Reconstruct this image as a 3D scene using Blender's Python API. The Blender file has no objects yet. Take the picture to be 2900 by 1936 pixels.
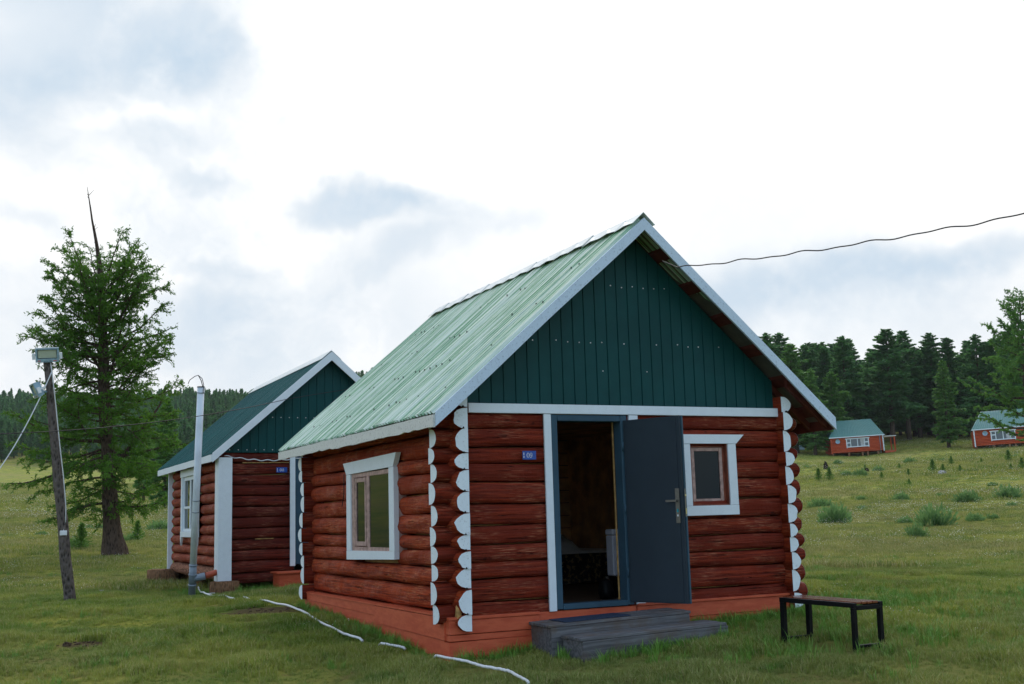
import bpy, math, random
import numpy as np
from mathutils import Vector, Matrix
rad = math.radians
SC = bpy.context.scene
# ------------------------------------------------------------------ camera
CAM = np.array([-4.869, -11.24, 1.013]); YAW, PIT, ROL = .451, .151, -.029
FWD = np.array([math.sin(YAW)*math.cos(PIT), math.cos(YAW)*math.cos(PIT), math.sin(PIT)])
_r = np.array([math.cos(YAW), -math.sin(YAW), 0.]); _u = np.cross(_r, FWD)
RT = _r*math.cos(ROL)+_u*math.sin(ROL); UP = -_r*math.sin(ROL)+_u*math.cos(ROL)
cd = bpy.data.cameras.new("camera"); cam = bpy.data.objects.new("camera", cd)
SC.collection.objects.link(cam); SC.camera = cam
cd.sensor_width = 36; cd.lens = 3232.49/2900*36; cd.clip_end = 6000; cd.clip_start = .1
cam.matrix_world = Matrix(((RT[0], UP[0], -FWD[0], CAM[0]), (RT[1], UP[1], -FWD[1], CAM[1]), (RT[2], UP[2], -FWD[2], CAM[2]), (0, 0, 0, 1)))
SC.view_settings.view_transform = 'Standard'; SC.view_settings.look = 'None'
SC.view_settings.exposure = 0.18; SC.view_settings.gamma = 1; SC.view_settings.use_curve_mapping = False
K = 2900/2349.
def ray(px, py):            # direction through a point of the 2349 px wide view
    return FWD+RT*(px*K-1450)/3232.49+UP*(968-py*K)/3232.49
def at(px, py, d):
    return CAM+ray(px, py)*d
def nrm(v):
    return v/np.linalg.norm(v)
# ------------------------------------------------------------------ sky + sun
SUN_EL, SUN_AZ = rad(42), math.atan2(*(ray(1250, 400)[:2]))   # azimuth from +Y towards +X
world = bpy.data.worlds.new("World"); SC.world = world; world.use_nodes = True
wt = world.node_tree; wt.nodes.clear()
def N(t, typ, **kw):
    n = t.nodes.new(typ)
    for k, v in kw.items():
        if hasattr(n, k): setattr(n, k, v)
    return n
def inp(n, **kw):
    for k, v in kw.items():
        n.inputs[k.replace('_', ' ')].default_value = v
    return n
def mth(t, op, a, b=None, c=None, clamp=False):
    n = t.nodes.new('ShaderNodeMath'); n.operation = op; n.use_clamp = clamp
    for i, v in enumerate((a, b, c)):
        if v is None: continue
        if isinstance(v, (int, float)): n.inputs[i].default_value = v
        else: t.links.new(v, n.inputs[i])
    return n.outputs[0]
def smooth(t, v, a, b, lo=0., hi=1.):
    n = t.nodes.new('ShaderNodeMapRange'); n.interpolation_type = 'SMOOTHSTEP'
    t.links.new(v, n.inputs[0])
    for i, q in zip((1, 2, 3, 4), (a, b, lo, hi)): n.inputs[i].default_value = q
    return n.outputs[0]
def mixc(t, f, a, b, mode='MIX'):
    n = t.nodes.new('ShaderNodeMix'); n.data_type = 'RGBA'; n.blend_type = mode
    for i, v in ((0, f), (6, a), (7, b)):
        if isinstance(v, (int, float)): n.inputs[i].default_value = v
        elif isinstance(v, tuple): n.inputs[i].default_value = (*v, 1)
        else: t.links.new(v, n.inputs[i])
    return n.outputs[2]
def noise(t, vec, scale, detail=4, rough=.55, dist=0., out='Fac'):
    n = t.nodes.new('ShaderNodeTexNoise'); n.inputs['Scale'].default_value = scale
    n.inputs['Detail'].default_value = detail; n.inputs['Roughness'].default_value = rough
    n.inputs['Distortion'].default_value = dist
    if vec is not None: t.links.new(vec, n.inputs['Vector'])
    return n.outputs[out]
def build_sky():
    t = wt; tc = N(t, 'ShaderNodeTexCoord'); D = tc.outputs['Generated']
    sky = N(t, 'ShaderNodeTexSky'); sky.sky_type = 'NISHITA'; sky.sun_disc = False
    sky.sun_elevation = SUN_EL; sky.sun_rotation = SUN_AZ
    sky.air_density = 1.2; sky.dust_density = 2.0
    blue = mixc(t, 1.0, sky.outputs[0], (2.2, 2.15, 2.0), 'MULTIPLY')
    # warp
    nz = noise(t, D, 4.0, 5, .6, 0, 'Color')
    w1 = N(t, 'ShaderNodeVectorMath', operation='SUBTRACT'); t.links.new(nz, w1.inputs[0]); w1.inputs[1].default_value = (.5, .5, .5)
    w2 = N(t, 'ShaderNodeVectorMath', operation='SCALE'); t.links.new(w1.outputs[0], w2.inputs[0]); w2.inputs['Scale'].default_value = .16
    w3 = N(t, 'ShaderNodeVectorMath', operation='ADD'); t.links.new(D, w3.inputs[0]); t.links.new(w2.outputs[0], w3.inputs[1]); W = w3.outputs[0]
    def blob(px, py, sx, sy, ang, power):
        c = nrm(ray(px, py)); e1 = nrm(np.cross(c, np.array([0, 0, 1.]))); e2 = np.cross(e1, c)
        a = rad(ang); f1 = e1*math.cos(a)+e2*math.sin(a); f2 = -e1*math.sin(a)+e2*math.cos(a)
        def comp(f, s):
            n = N(t, 'ShaderNodeVectorMath', operation='DOT_PRODUCT'); t.links.new(W, n.inputs[0]); n.inputs[1].default_value = tuple(f/s)
            return mth(t, 'SUBTRACT', n.outputs['Value'], float(f@c/s))
        k = 1/2618.
        x = comp(f1, sx*k); y = comp(f2, sy*k)
        r = mth(t, 'SQRT', mth(t, 'ADD', mth(t, 'MULTIPLY', x, x), mth(t, 'MULTIPLY', y, y)))
        return smooth(t, r, .05, 1.8, power*.85, 0.)
    tot = None
    for b in [(330, 50, 300, 90, -25, .55), (440, 120, 110, 75, -40, .42), (250, 190, 210, 60, 15, .62), (120, 130, 120, 60, 0, .28),
              (30, 300, 150, 80, -10, .38), (370, 320, 105, 34, 10, .5), (460, 392, 75, 22, -5, .5), (900, 468, 170, 38, -6, 1.0), (740, 440, 60, 18, 0, .32), (1050, 560, 210, 40, 14, .42), (640, 640, 330, 60, 14, .34), (450, 760, 420, 100, 6, .42),
              (700, 20, 200, 60, 0, .32), (500, 578, 90, 22, 0, .4), (60, 550, 70, 22, -10, .3),
              (2000, 640, 420, 55, 12, .62), (1750, 700, 500, 80, 0, .45), (2250, 760, 400, 80, 0, .4), (2200, 570, 180, 36, 12, .45)]:
        v = blob(*b); tot = v if tot is None else mth(t, 'ADD', tot, v)
    fine = noise(t, D, 9, 8, .62); mid = noise(t, D, 2.6, 6, .55)
    tot = mth(t, 'MULTIPLY', tot, smooth(t, fine, .34, .62, .5, 1.3), clamp=True)
    bd = N(t, 'ShaderNodeVectorMath', operation='DOT_PRODUCT'); t.links.new(D, bd.inputs[0]); bd.inputs[1].default_value = tuple(nrm(ray(1650, 150)))
    gen = mth(t, 'MULTIPLY', smooth(t, noise(t, W, 3.6, 8, .62), .42, .62), smooth(t, bd.outputs['Value'], .985, .91, .24, .46))
    tot = mth(t, 'ADD', tot, gen, clamp=True)
    # gentle band of thinner cloud near the horizon
    sep = N(t, 'ShaderNodeSeparateXYZ'); t.links.new(D, sep.inputs[0]); z = sep.outputs[2]
    hz = mth(t, 'MULTIPLY', smooth(t, z, .05, .34, .55, 0.), smooth(t, mid, .35, .65))
    tot = mth(t, 'MAXIMUM', tot, hz)
    # sun glow behind thin cloud
    sd = nrm(np.array([math.sin(SUN_AZ)*math.cos(SUN_EL), math.cos(SUN_AZ)*math.cos(SUN_EL), math.sin(SUN_EL)]))
    dn = N(t, 'ShaderNodeVectorMath', operation='DOT_PRODUCT'); t.links.new(D, dn.inputs[0]); dn.inputs[1].default_value = tuple(sd)
    glow = smooth(t, dn.outputs['Value'], .35, 1.0)
    glow = mth(t, 'POWER', glow, 3.0)
    glow = mth(t, 'MULTIPLY', glow, mth(t, 'SUBTRACT', 1.0, tot, clamp=True))
    white = mixc(t, smooth(t, mid, .38, .62), (7.9, 8.2, 8.5), (8.7, 8.7, 8.7)); white = mixc(t, glow, white, (11.5, 11.3, 11.0))
    grey = mixc(t, smooth(t, fine, .4, .6), (5.1, 6.3, 7.5), (6.3, 7.15, 8.0))
    cloud = mixc(t, tot, white, grey)
    # broken cloud over the half of the sky behind the camera, where the blue shows
    hd = nrm(np.array([FWD[0], FWD[1], 0]))
    fn = N(t, 'ShaderNodeVectorMath', operation='DOT_PRODUCT'); t.links.new(D, fn.inputs[0]); fn.inputs[1].default_value = tuple(hd)
    back = smooth(t, fn.outputs['Value'], .45, -.35)
    gap = mth(t, 'MULTIPLY', back, smooth(t, mid, .62, .42, .45, 1.0))
    col = mixc(t, gap, cloud, mixc(t, .5, blue, (5.6, 8.6, 13.0)))
    bg = N(t, 'ShaderNodeBackground'); bg.inputs['Strength'].default_value = .1
    t.links.new(col, bg.inputs['Color'])
    o = N(t, 'ShaderNodeOutputWorld'); t.links.new(bg.outputs[0], o.inputs[0])
build_sky()
sl = bpy.data.lights.new("sun", 'SUN'); sl.energy = 1.5; sl.angle = rad(16); sl.color = (1, .93, .84)
so = bpy.data.objects.new("sun", sl); SC.collection.objects.link(so)
_sd = Vector((math.sin(SUN_AZ)*math.cos(SUN_EL), math.cos(SUN_AZ)*math.cos(SUN_EL), math.sin(SUN_EL)))
so.rotation_euler = _sd.to_track_quat('Z', 'Y').to_euler(); so.location = (0, 20, 30)
# ------------------------------------------------------------------ materials
MATS = {}
class MT:
    def __init__(s, name, rough=.6, spec=.4, metal=0.):
        s.m = bpy.data.materials.new(name); s.m.use_nodes = True; s.t = s.m.node_tree
        s.b = s.t.nodes['Principled BSDF']; s.b.inputs['Roughness'].default_value = rough
        s.b.inputs['Specular IOR Level'].default_value = spec; s.b.inputs['Metallic'].default_value = metal
        s.tc = N(s.t, 'ShaderNodeTexCoord'); s.g = N(s.t, 'ShaderNodeNewGeometry'); MATS[name] = s.m
    def pos(s, scale=(1, 1, 1)):
        n = N(s.t, 'ShaderNodeMapping'); s.t.links.new(s.tc.outputs['Object'], n.inputs[0]); n.inputs['Scale'].default_value = scale
        return n.outputs[0]
    def wpos(s, scale=(1, 1, 1)):
        n = N(s.t, 'ShaderNodeMapping'); s.t.links.new(s.g.outputs['Position'], n.inputs[0]); n.inputs['Scale'].default_value = scale
        return n.outputs[0]
    def noise(s, v, *a, **k): return noise(s.t, v, *a, **k)
    def sm(s, v, *a): return smooth(s.t, v, *a)
    def mix(s, *a): return mixc(s.t, *a)
    def mul(s, a, b): return mth(s.t, 'MULTIPLY', a, b)
    def isl(s): return s.g.outputs['Random Per Island']
    def col(s, c):
        if isinstance(c, tuple): s.b.inputs['Base Color'].default_value = (*c, 1)
        else: s.t.links.new(c, s.b.inputs['Base Color'])
        return s
    def bump(s, h, d=.01, st=.6):
        n = N(s.t, 'ShaderNodeBump'); n.inputs['Strength'].default_value = st; n.inputs['Distance'].default_value = d
        s.t.links.new(h, n.inputs['Height']); s.t.links.new(n.outputs[0], s.b.inputs['Normal']); return s
    def rough(s, v): s.t.links.new(v, s.b.inputs['Roughness']); return s
def painted_log(name, axis, base, worn, dark):
    m = MT(name, .6, .12)
    sc = {'x': (1.2, 14, 30), 'y': (14, 1.2, 30)}[axis]
    g1 = m.noise(m.pos(sc), 1.6, 6, .6); g2 = m.noise(m.pos(), 3.2, 5, .6); g3 = m.noise(m.pos(tuple(v*2.4 for v in sc)), 2.0, 4, .6)
    c = m.mix(m.sm(g1, .35, .7), dark, base)
    c = m.mix(m.sm(m.isl(), .2, 1., 0., .75), c, m.mix(.25, dark, base))
    k = m.mul(m.sm(g3, .50, .66), m.sm(m.noise(m.pos((.9, .9, 2.5)), 1.7, 4, .6), .46, .62))
    c = m.mix(m.mul(k, .85), c, worn)
    dk = m.noise(m.pos(tuple(v*.7 for v in sc)), 1.3, 5, .7); c = m.mix(m.sm(dk, .58, .74, 0., .8), c, tuple(v*.45 for v in dark))
    ck = m.noise(m.pos({'x': (.5, 5, 26), 'y': (5, .5, 26)}[axis]), 1.0, 2, .4); ca = mth(m.t, 'ABSOLUTE', mth(m.t, 'SUBTRACT', ck, .57)); ck2 = m.mul(m.sm(ca, .010, .002), m.sm(g2, .45, .55)); c = m.mix(m.mul(ck2, .9), c, (.012, .004, .003))
    kn = m.noise(m.pos((5, 5, 9)), 1.1, 2, .5)
    c = m.mix(m.sm(kn, .70, .76, 0., .75), c, tuple(v*.35 for v in dark))
    m.col(c).bump(mth(m.t, 'SUBTRACT', mth(m.t, 'ADD', g1, m.mul(g2, 2.2)), m.mul(ck2, 1.5)), .022, .9)
    m.rough(m.sm(g2, .3, .7, .5, .8))
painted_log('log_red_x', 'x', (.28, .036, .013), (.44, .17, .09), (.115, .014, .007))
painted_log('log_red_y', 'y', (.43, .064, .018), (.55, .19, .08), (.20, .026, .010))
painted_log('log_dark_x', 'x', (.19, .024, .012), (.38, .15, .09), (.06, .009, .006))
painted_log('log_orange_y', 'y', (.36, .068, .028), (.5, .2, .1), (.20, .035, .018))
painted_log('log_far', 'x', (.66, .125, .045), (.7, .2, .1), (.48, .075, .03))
def white_paint(name, c=(.73, .79, .83), wear=.25, dirt=(.33, .31, .28), lo=.60):
    m = MT(name, .5, .4); g = m.noise(m.pos((3, 3, 3)), 3, 7, .65); f = m.noise(m.pos((9, 9, 9)), 4, 6, .7)
    cc = m.mix(m.sm(g, .35, .65, .0, .25), c, tuple(v*.82 for v in c))
    cc = m.mix(m.mul(m.sm(f, lo, lo+.12), wear), cc, dirt)
    m.col(cc).bump(f, .004, .5)
white_paint('white_paint'); white_paint('white_worn', (.66, .66, .62), .75, (.30, .30, .26), .53)
white_paint('white_end', (.76, .83, .87), .6, (.42, .44, .44), .56); white_paint('white_barge', (.56, .67, .78), .6, (.20, .26, .34), .54)
def plain(name, c, rough=.5, spec=.4, metal=0., var=.25, scale=6, bump=0.):
    m = MT(name, rough, spec, metal); g = m.noise(m.pos(), scale, 6, .6)
    m.col(m.mix(m.sm(g, .3, .7), tuple(v*(1-var) for v in c), tuple(min(1, v*(1+var)) for v in c)))
    if bump: m.bump(g, bump, .6)
    return m
plain('siding_green', (.005, .056, .056), .5, .16, 0, .12, 1.5)
plain('siding_dark', (.005, .058, .058), .5, .16, 0, .12, 1.5)
plain('steel_door', (.028, .041, .054), .5, .2, 0, .08, 2)
plain('steel_frame', (.035, .078, .112), .5, .2, 0, .12, 3)
plain('black_metal', (.004, .004, .005), .45, .15, 0, .3, 12)
plain('wood_pink', (.42, .27, .23), .6, .3, 0, .3, 14, .004)
plain('wood_brown_red', (.20, .055, .03), .6, .3, 0, .4, 9, .004)
plain('wood_yellow', (.45, .26, .09), .7, .2, 0, .4, 14, .004)
plain('purlin_red', (.10, .022, .014), .6, .3, 0, .3, 6, .004)
plain('sheet_underside', (.13, .12, .10), .5, .4, .2, .25, 3)
plain('interior_wood', (.60, .32, .12), .6, .3, 0, .3, 3)
plain('interior_floor', (.10, .06, .035), .5, .3, 0, .3, 3)
plain('linen', (.55, .52, .48), .8, .2, 0, .1, 5, .01)
plain('headboard', (.02, .014, .012), .5); plain('fridge_white', (.62, .64, .74), .35, .5, 0, .05)
plain('blue_plate', (.012, .07, .34), .35, .5, 0, .15, 20); plain('sign_white', (.8, .8, .8), .5)
plain('mat_blue', (.035, .05, .085), .9, .1, 0, .3, 60, .01)
plain('pvc_white', (.62, .68, .74), .35, .5, 0, .1, 3); plain('pvc_grey', (.20, .245, .30), .4, .5, 0, .12, 4)
plain('pvc_orange', (.42, .075, .03), .4, .5, 0, .12, 5); plain('conduit', (.68, .70, .72), .4, .5, 0, .08, 20)
plain('lamp_body', (.26, .38, .46), .4, .5, .2, .12, 12); plain('lamp_glass', (.42, .46, .36), .2, .6, 0, .05)
plain('lamp_white', (.72, .74, .76), .4, .5, 0, .08); plain('wire_dark', (.012, .013, .016), .6); plain('red_ink', (.6, .03, .03), .5)
plain('chrome', (.20, .19, .17), .35, .5, .8, .1, 30); plain('teal', (.01, .32, .38), .4); plain('brass', (.55, .48, .22), .35, .5, .8)
plain('rock', (.34, .33, .31), .85, .2, 0, .4, 6, .03); plain('dirt', (.075, .05, .032), .95, .1, 0, .5, 9, .04)
plain('stump_dark', (.03, .022, .018), .95, .1, 0, .5, 9, .04); plain('screw', (.6, .62, .6), .4, .5, .5)
plain('screw_dark', (.05, .06, .05), .6); plain('curtain', (.45, .45, .46), .8)
plain('flower_white', (.78, .78, .70), .8, .1); plain('flower_yellow', (.72, .55, .05), .8, .1); plain('flower_blue', (.16, .12, .5), .8, .1)
plain('blanket_black', (.012, .010, .009), .9, .1, 0, .3, 20)
m = MT('blanket', .9, .1); g = m.noise(m.pos((1, 1, 1)), 22, 3, .5)
m.col(m.mix(m.sm(g, .56, .6), (.015, .010, .008), (.16, .11, .05)))
m = MT('plinth_orange', .55, .35); g = m.noise(m.pos((2, 2, 9)), 2.5, 6, .62); f = m.noise(m.pos((8, 8, 20)), 3, 5, .6)
c = m.mix(m.sm(g, .3, .7), (.47, .070, .026), (.58, .112, .045)); c = m.mix(m.sm(f, .66, .8, 0, .6), c, (.20, .05, .03))
m.col(c).bump(f, .004, .5)
m = MT('weathered_wood', .75, .3); g = m.noise(m.pos((1.2, 22, 22)), 1.4, 5, .6); f = m.noise(m.pos(), 3.5, 5, .6)
c = m.mix(m.sm(g, .32, .70), (.055, .065, .078), (.19, .20, .215)); c = m.mix(m.sm(f, .45, .65, 0, .7), c, (.12, .09, .068)); c = m.mix(m.mul(m.isl(), .5), c, (.10, .072, .055))
m.col(c).bump(g, .004, .6)
m = MT('bench_slat', .16, .9); g = m.noise(m.pos((30, 3, 3)), 1.5, 6, .6)
m.col(m.mix(m.sm(g, .3, .7), (.12, .028, .012), (.24, .065, .03)))
m = MT('window_glass', .03, .24); m.col((.004, .010, .011))
m = MT('glass_far', .15, .6); m.col((.10, .12, .14))
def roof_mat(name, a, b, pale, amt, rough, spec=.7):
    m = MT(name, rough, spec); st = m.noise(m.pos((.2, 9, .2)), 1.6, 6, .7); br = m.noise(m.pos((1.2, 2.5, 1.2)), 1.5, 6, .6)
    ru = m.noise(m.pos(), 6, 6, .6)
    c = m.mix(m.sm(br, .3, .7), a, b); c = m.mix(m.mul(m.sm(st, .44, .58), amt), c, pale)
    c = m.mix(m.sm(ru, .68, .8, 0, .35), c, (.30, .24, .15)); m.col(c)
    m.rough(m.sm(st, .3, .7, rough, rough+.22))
roof_mat('roof_pale', (.15, .34, .18), (.26, .46, .27), (.74, .80, .72), .85, .20, .9)  # pale streaks are worn paint plus sky glare put into the colour
roof_mat('roof_teal', (.010, .075, .072), (.016, .10, .095), (.04, .15, .14), .5, .42, .25)
roof_mat('roof_far', (.05, .18, .165), (.065, .21, .19), (.08, .23, .21), .4, .42)
roof_mat('roof_cap', (.60, .64, .62), (.72, .75, .73), (.8, .8, .8), .5, .35)
def bark(name, a, b, sc=(7, 7, 2)):
    m = MT(name, .9, .15); v = N(m.t, 'ShaderNodeTexVoronoi'); m.t.links.new(m.pos(sc), v.inputs['Vector']); v.inputs['Scale'].default_value = 3.0
    g = m.noise(m.pos(sc), 2.5, 7, .7); h = mth(m.t, 'ADD', v.outputs[0], g)
    m.col(m.mix(m.sm(h, .5, 1.1), a, b)).bump(h, .05, .9)
bark('bark_larch', (.020, .014, .012), (.105, .072, .054)); bark('bark_pole', (.035, .03, .028), (.17, .14, .13), (9, 9, 3))
bark('bark_forest', (.04, .03, .025), (.11, .08, .06)); bark('stump_wood', (.07, .04, .022), (.30, .16, .085), (16, 16, 3))
bark('log_bark', (.09, .05, .035), (.34, .15, .09), (9, 2.5, 9))
def foliage(name, cols, trans=.35):
    m = MT(name, .6, .25); oi = N(m.t, 'ShaderNodeObjectInfo')
    a, b, c = cols; cc = m.mix(m.isl(), a, b)
    big = m.noise(m.pos(), .9, 3, .5); cc = m.mix(m.sm(big, .35, .68, 0, .8), cc, c)
    cc = m.mix(m.mul(oi.outputs['Random'], .45), cc, tuple(v*.62 for v in a)); m.col(cc)
    tr = N(m.t, 'ShaderNodeBsdfTranslucent'); m.t.links.new(cc, tr.inputs[0]); mx = N(m.t, 'ShaderNodeMixShader'); mx.inputs[0].default_value = trans
    m.t.links.new(m.b.outputs[0], mx.inputs[1]); m.t.links.new(tr.outputs[0], mx.inputs[2])
    m.t.links.new(mx.outputs[0], m.t.nodes['Material Output'].inputs[0])
foliage('needles_larch', ((.09, .22, .024), (.18, .36, .042), (.06, .155, .026)), .5)
foliage('needles_forest', ((.085, .225, .070), (.15, .34, .09), (.058, .155, .06)), .55)
foliage('needles_light', ((.105, .25, .055), (.18, .36, .065), (.07, .18, .05)), .5)
foliage('needles_hill', ((.085, .235, .075), (.14, .33, .095), (.055, .17, .065)), .55)
foliage('sage', ((.14, .27, .085), (.24, .40, .14), (.10, .19, .065)), .45)
foliage('sapling_green', ((.12, .26, .045), (.2, .36, .06), (.09, .19, .045)), .5)
# meadow ground
DIRT = [((-.88, 5.28), .85, .45), ((-3.54, 2.94), .42, .16)]
def ground_colour(m, P):
    t = m.t
    b1 = noise(t, P, .10, 5, .55); b2 = noise(t, P, .55, 5, .6); b3 = noise(t, P, 2.6, 5, .62)
    c = mixc(t, smooth(t, b2, .36, .62), (.13, .215, .024), (.38, .38, .06))
    c = mixc(t, smooth(t, b1, .42, .64, 0, .7), c, (.30, .275, .09))
    c = mixc(t, smooth(t, b3, .55, .68, 0, .7), c, (.26, .195, .075))
    c = mixc(t, smooth(t, b3, .44, .32, 0, .85), c, (.07, .155, .02))
    return c
m = MT('meadow', .95, .05); P = m.g.outputs['Position']
c = ground_colour(m, P); c = m.mix(.35, c, (.060, .065, .022))
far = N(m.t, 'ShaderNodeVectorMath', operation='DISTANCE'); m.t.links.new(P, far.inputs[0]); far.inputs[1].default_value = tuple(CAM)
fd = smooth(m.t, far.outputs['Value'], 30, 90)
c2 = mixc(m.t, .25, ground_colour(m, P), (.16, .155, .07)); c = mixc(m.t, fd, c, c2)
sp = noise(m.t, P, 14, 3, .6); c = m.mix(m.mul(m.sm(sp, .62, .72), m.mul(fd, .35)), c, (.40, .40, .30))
for (dx, dy), r, q in DIRT:
    dn = N(m.t, 'ShaderNodeVectorMath', operation='DISTANCE'); m.t.links.new(m.wpos((1, 1, 0)), dn.inputs[0]); dn.inputs[1].default_value = (dx, dy, 0)
    nn = noise(m.t, P, 3.5, 4, .6); rr = mth(m.t, 'SUBTRACT', dn.outputs['Value'], mth(m.t, 'MULTIPLY', nn, r*1.2))
    c = mixc(m.t, smooth(m.t, rr, r*.35, -.1, 0, .85), c, (.07, .045, .028))
bn = mth(m.t, 'ADD', noise(m.t, P, 9, 6, .7), noise(m.t, P, 45, 3, .7))
m.col(c).bump(bn, .05, 1.0)
for GN_, kg, st in (('grass_blade', .5, .84), ('grass_far', .22, .70)):
  m = MT(GN_, .55, .3); oi = N(m.t, 'ShaderNodeObjectInfo')
  c = ground_colour(m, oi.outputs['Location'])
  c = mixc(m.t, m.mul(m.isl(), kg), c, (.15, .31, .03)); c = mixc(m.t, smooth(m.t, m.isl(), st, st+.05, 0, .8), c, (.50, .43, .20))
  c = mixc(m.t, m.mul(oi.outputs['Random'], .35), c, (.055, .105, .015)); m.col(c)
  tr = N(m.t, 'ShaderNodeBsdfTranslucent'); m.t.links.new(c, tr.inputs[0]); mx = N(m.t, 'ShaderNodeMixShader'); mx.inputs[0].default_value = .3
  m.t.links.new(m.b.outputs[0], mx.inputs[1]); m.t.links.new(tr.outputs[0], mx.inputs[2]); m.t.links.new(mx.outputs[0], m.t.nodes['Material Output'].inputs[0])
m = MT('grass_green', .5, .3); c = m.mix(m.isl(), (.06, .19, .02), (.16, .31, .04)); m.col(c)
# ------------------------------------------------------------------ mesh helpers
class MB:
    def __init__(s): s.v = []; s.f = []; s.m = []; s.mats = []; s.sm = []
    def mi(s, name):
        if name not in s.mats: s.mats.append(name)
        return s.mats.index(name)
    def add(s, vs, fs, mat, smooth=False):
        o = len(s.v); s.v += [tuple(map(float, v)) for v in vs]; k = s.mi(mat)
        for f in fs: s.f.append(tuple(i+o for i in f)); s.m.append(k); s.sm.append(smooth)
        return s
    def hexa(s, p, mat):      # 8 points: bottom loop 0-3, top loop 4-7
        return s.add(p, [(3, 2, 1, 0), (4, 5, 6, 7), (0, 1, 5, 4), (1, 2, 6, 5), (2, 3, 7, 6), (3, 0, 4, 7)], mat)
    def box(s, x0, x1, y0, y1, z0, z1, mat, bev=0.):
        if bev <= 0:
            return s.hexa([(x0, y0, z0), (x1, y0, z0), (x1, y1, z0), (x0, y1, z0), (x0, y0, z1), (x1, y0, z1), (x1, y1, z1), (x0, y1, z1)], mat)
        b = bev; vs = []; xs = (x0, x1); ys = (y0, y1); zs = (z0, z1); idx = {}
        for i in (0, 1):
            for j in (0, 1):
                for k in (0, 1):
                    dx = b if i == 0 else -b; dy = b if j == 0 else -b; dz = b if k == 0 else -b
                    for a, q in (('x', (xs[i], ys[j]+dy, zs[k]+dz)), ('y', (xs[i]+dx, ys[j], zs[k]+dz)), ('z', (xs[i]+dx, ys[j]+dy, zs[k]))):
                        idx[(a, i, j, k)] = len(vs); vs.append(q)
        F = []
        X = lambda *q: idx[q]
        for i in (0, 1):
            F.append([X('x', i, 0, 0), X('x', i, 1, 0), X('x', i, 1, 1), X('x', i, 0, 1)]); F.append([X('y', 0, i, 0), X('y', 1, i, 0), X('y', 1, i, 1), X('y', 0, i, 1)]); F.append([X('z', 0, 0, i), X('z', 1, 0, i), X('z', 1, 1, i), X('z', 0, 1, i)])
        for a in (0, 1):
            for c in (0, 1):
                F.append([X('x', a, c, 0), X('x', a, c, 1), X('y', a, c, 1), X('y', a, c, 0)])
                F.append([X('x', a, 0, c), X('x', a, 1, c), X('z', a, 1, c), X('z', a, 0, c)])
                F.append([X('y', 0, a, c), X('y', 1, a, c), X('z', 1, a, c), X('z', 0, a, c)])
        for i in (0, 1):
            for j in (0, 1):
                for k in (0, 1): F.append([X('x', i, j, k), X('y', i, j, k), X('z', i, j, k)])
        return s.add(vs, F, mat)
    def tube(s, pts, r, mat, n=8, cap=True, jit=0, rng=None):
        pts = [Vector(p) for p in pts]; k = len(pts); rs = r if hasattr(r, '__len__') else [r]*k; vs = []; up = None
        for i, p in enumerate(pts):
            d = (pts[min(i+1, k-1)]-pts[max(i-1, 0)]).normalized()
            if up is None: up = Vector((0, 0, 1)) if abs(d.z) < .9 else Vector((1, 0, 0))
            e = d.cross(up).normalized(); f = e.cross(d).normalized(); up = f
            for j in range(n):
                a = 2*math.pi*j/n; q = rs[i]*(1+(rng.uniform(-jit, jit) if jit else 0))
                vs.append(p+e*math.cos(a)*q+f*math.sin(a)*q)
        fs = [(i*n+j, i*n+(j+1) % n, (i+1)*n+(j+1) % n, (i+1)*n+j) for i in range(k-1) for j in range(n)]
        if cap: fs += [tuple(range(n))[::-1], tuple((k-1)*n+j for j in range(n))]
        return s.add(vs, fs, mat, True)
    def prism(s, poly, axis, a0, a1, mat):    # poly in the two other axes
        def P(u, w, a): return {'x': (a, u, w), 'y': (u, a, w), 'z': (u, w, a)}[axis]
        n = len(poly); vs = [P(u, w, a0) for u, w in poly]+[P(u, w, a1) for u, w in poly]
        return s.add(vs, [tuple(range(n)), tuple(range(2*n-1, n-1, -1))]+[(i, (i+1) % n, n+(i+1) % n, n+i) for i in range(n)], mat)
    def mesh(s, name):
        me = bpy.data.meshes.new(name); me.from_pydata(s.v, [], s.f); me.update()
        for q in s.mats: me.materials.append(MATS[q])
        me.polygons.foreach_set('material_index', s.m); me.polygons.foreach_set('use_smooth', s.sm)
        return me
    def obj(s, name, parent=None, mesh=None, **kw):
        o = bpy.data.objects.new(name, mesh or s.mesh(name)); SC.collection.objects.link(o)
        if parent is not None:
            o.parent = parent; q = parent; mt = q.matrix_basis.copy()
            while q.parent is not None: q = q.parent; mt = q.matrix_basis @ mt
            o.matrix_parent_inverse = Matrix.Translation(-Vector(ROOTLOC.get(parent.name, (0, 0, 0))))
        for k, v in kw.items(): o[k] = v
        return o
ROOTLOC = {}
def thing(name, label, cat, loc=(0, 0, 0), rot=None, group=None):
    o = bpy.data.objects.new(name, None); SC.collection.objects.link(o); o.location = loc; o.empty_display_size = .3
    if rot is not None: o.rotation_euler = rot
    o['label'] = label; o['category'] = cat
    if group: o['group'] = group
    return o
def tag(o, label, cat, group=None, kind=None):
    if label: o['label'] = label
    if cat: o['category'] = cat
    if group: o['group'] = group
    if kind: o['kind'] = kind
    return o
def based(root): ROOTLOC[root.name] = tuple(root.location)   # children are written in world coordinates (root unrotated)
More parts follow.
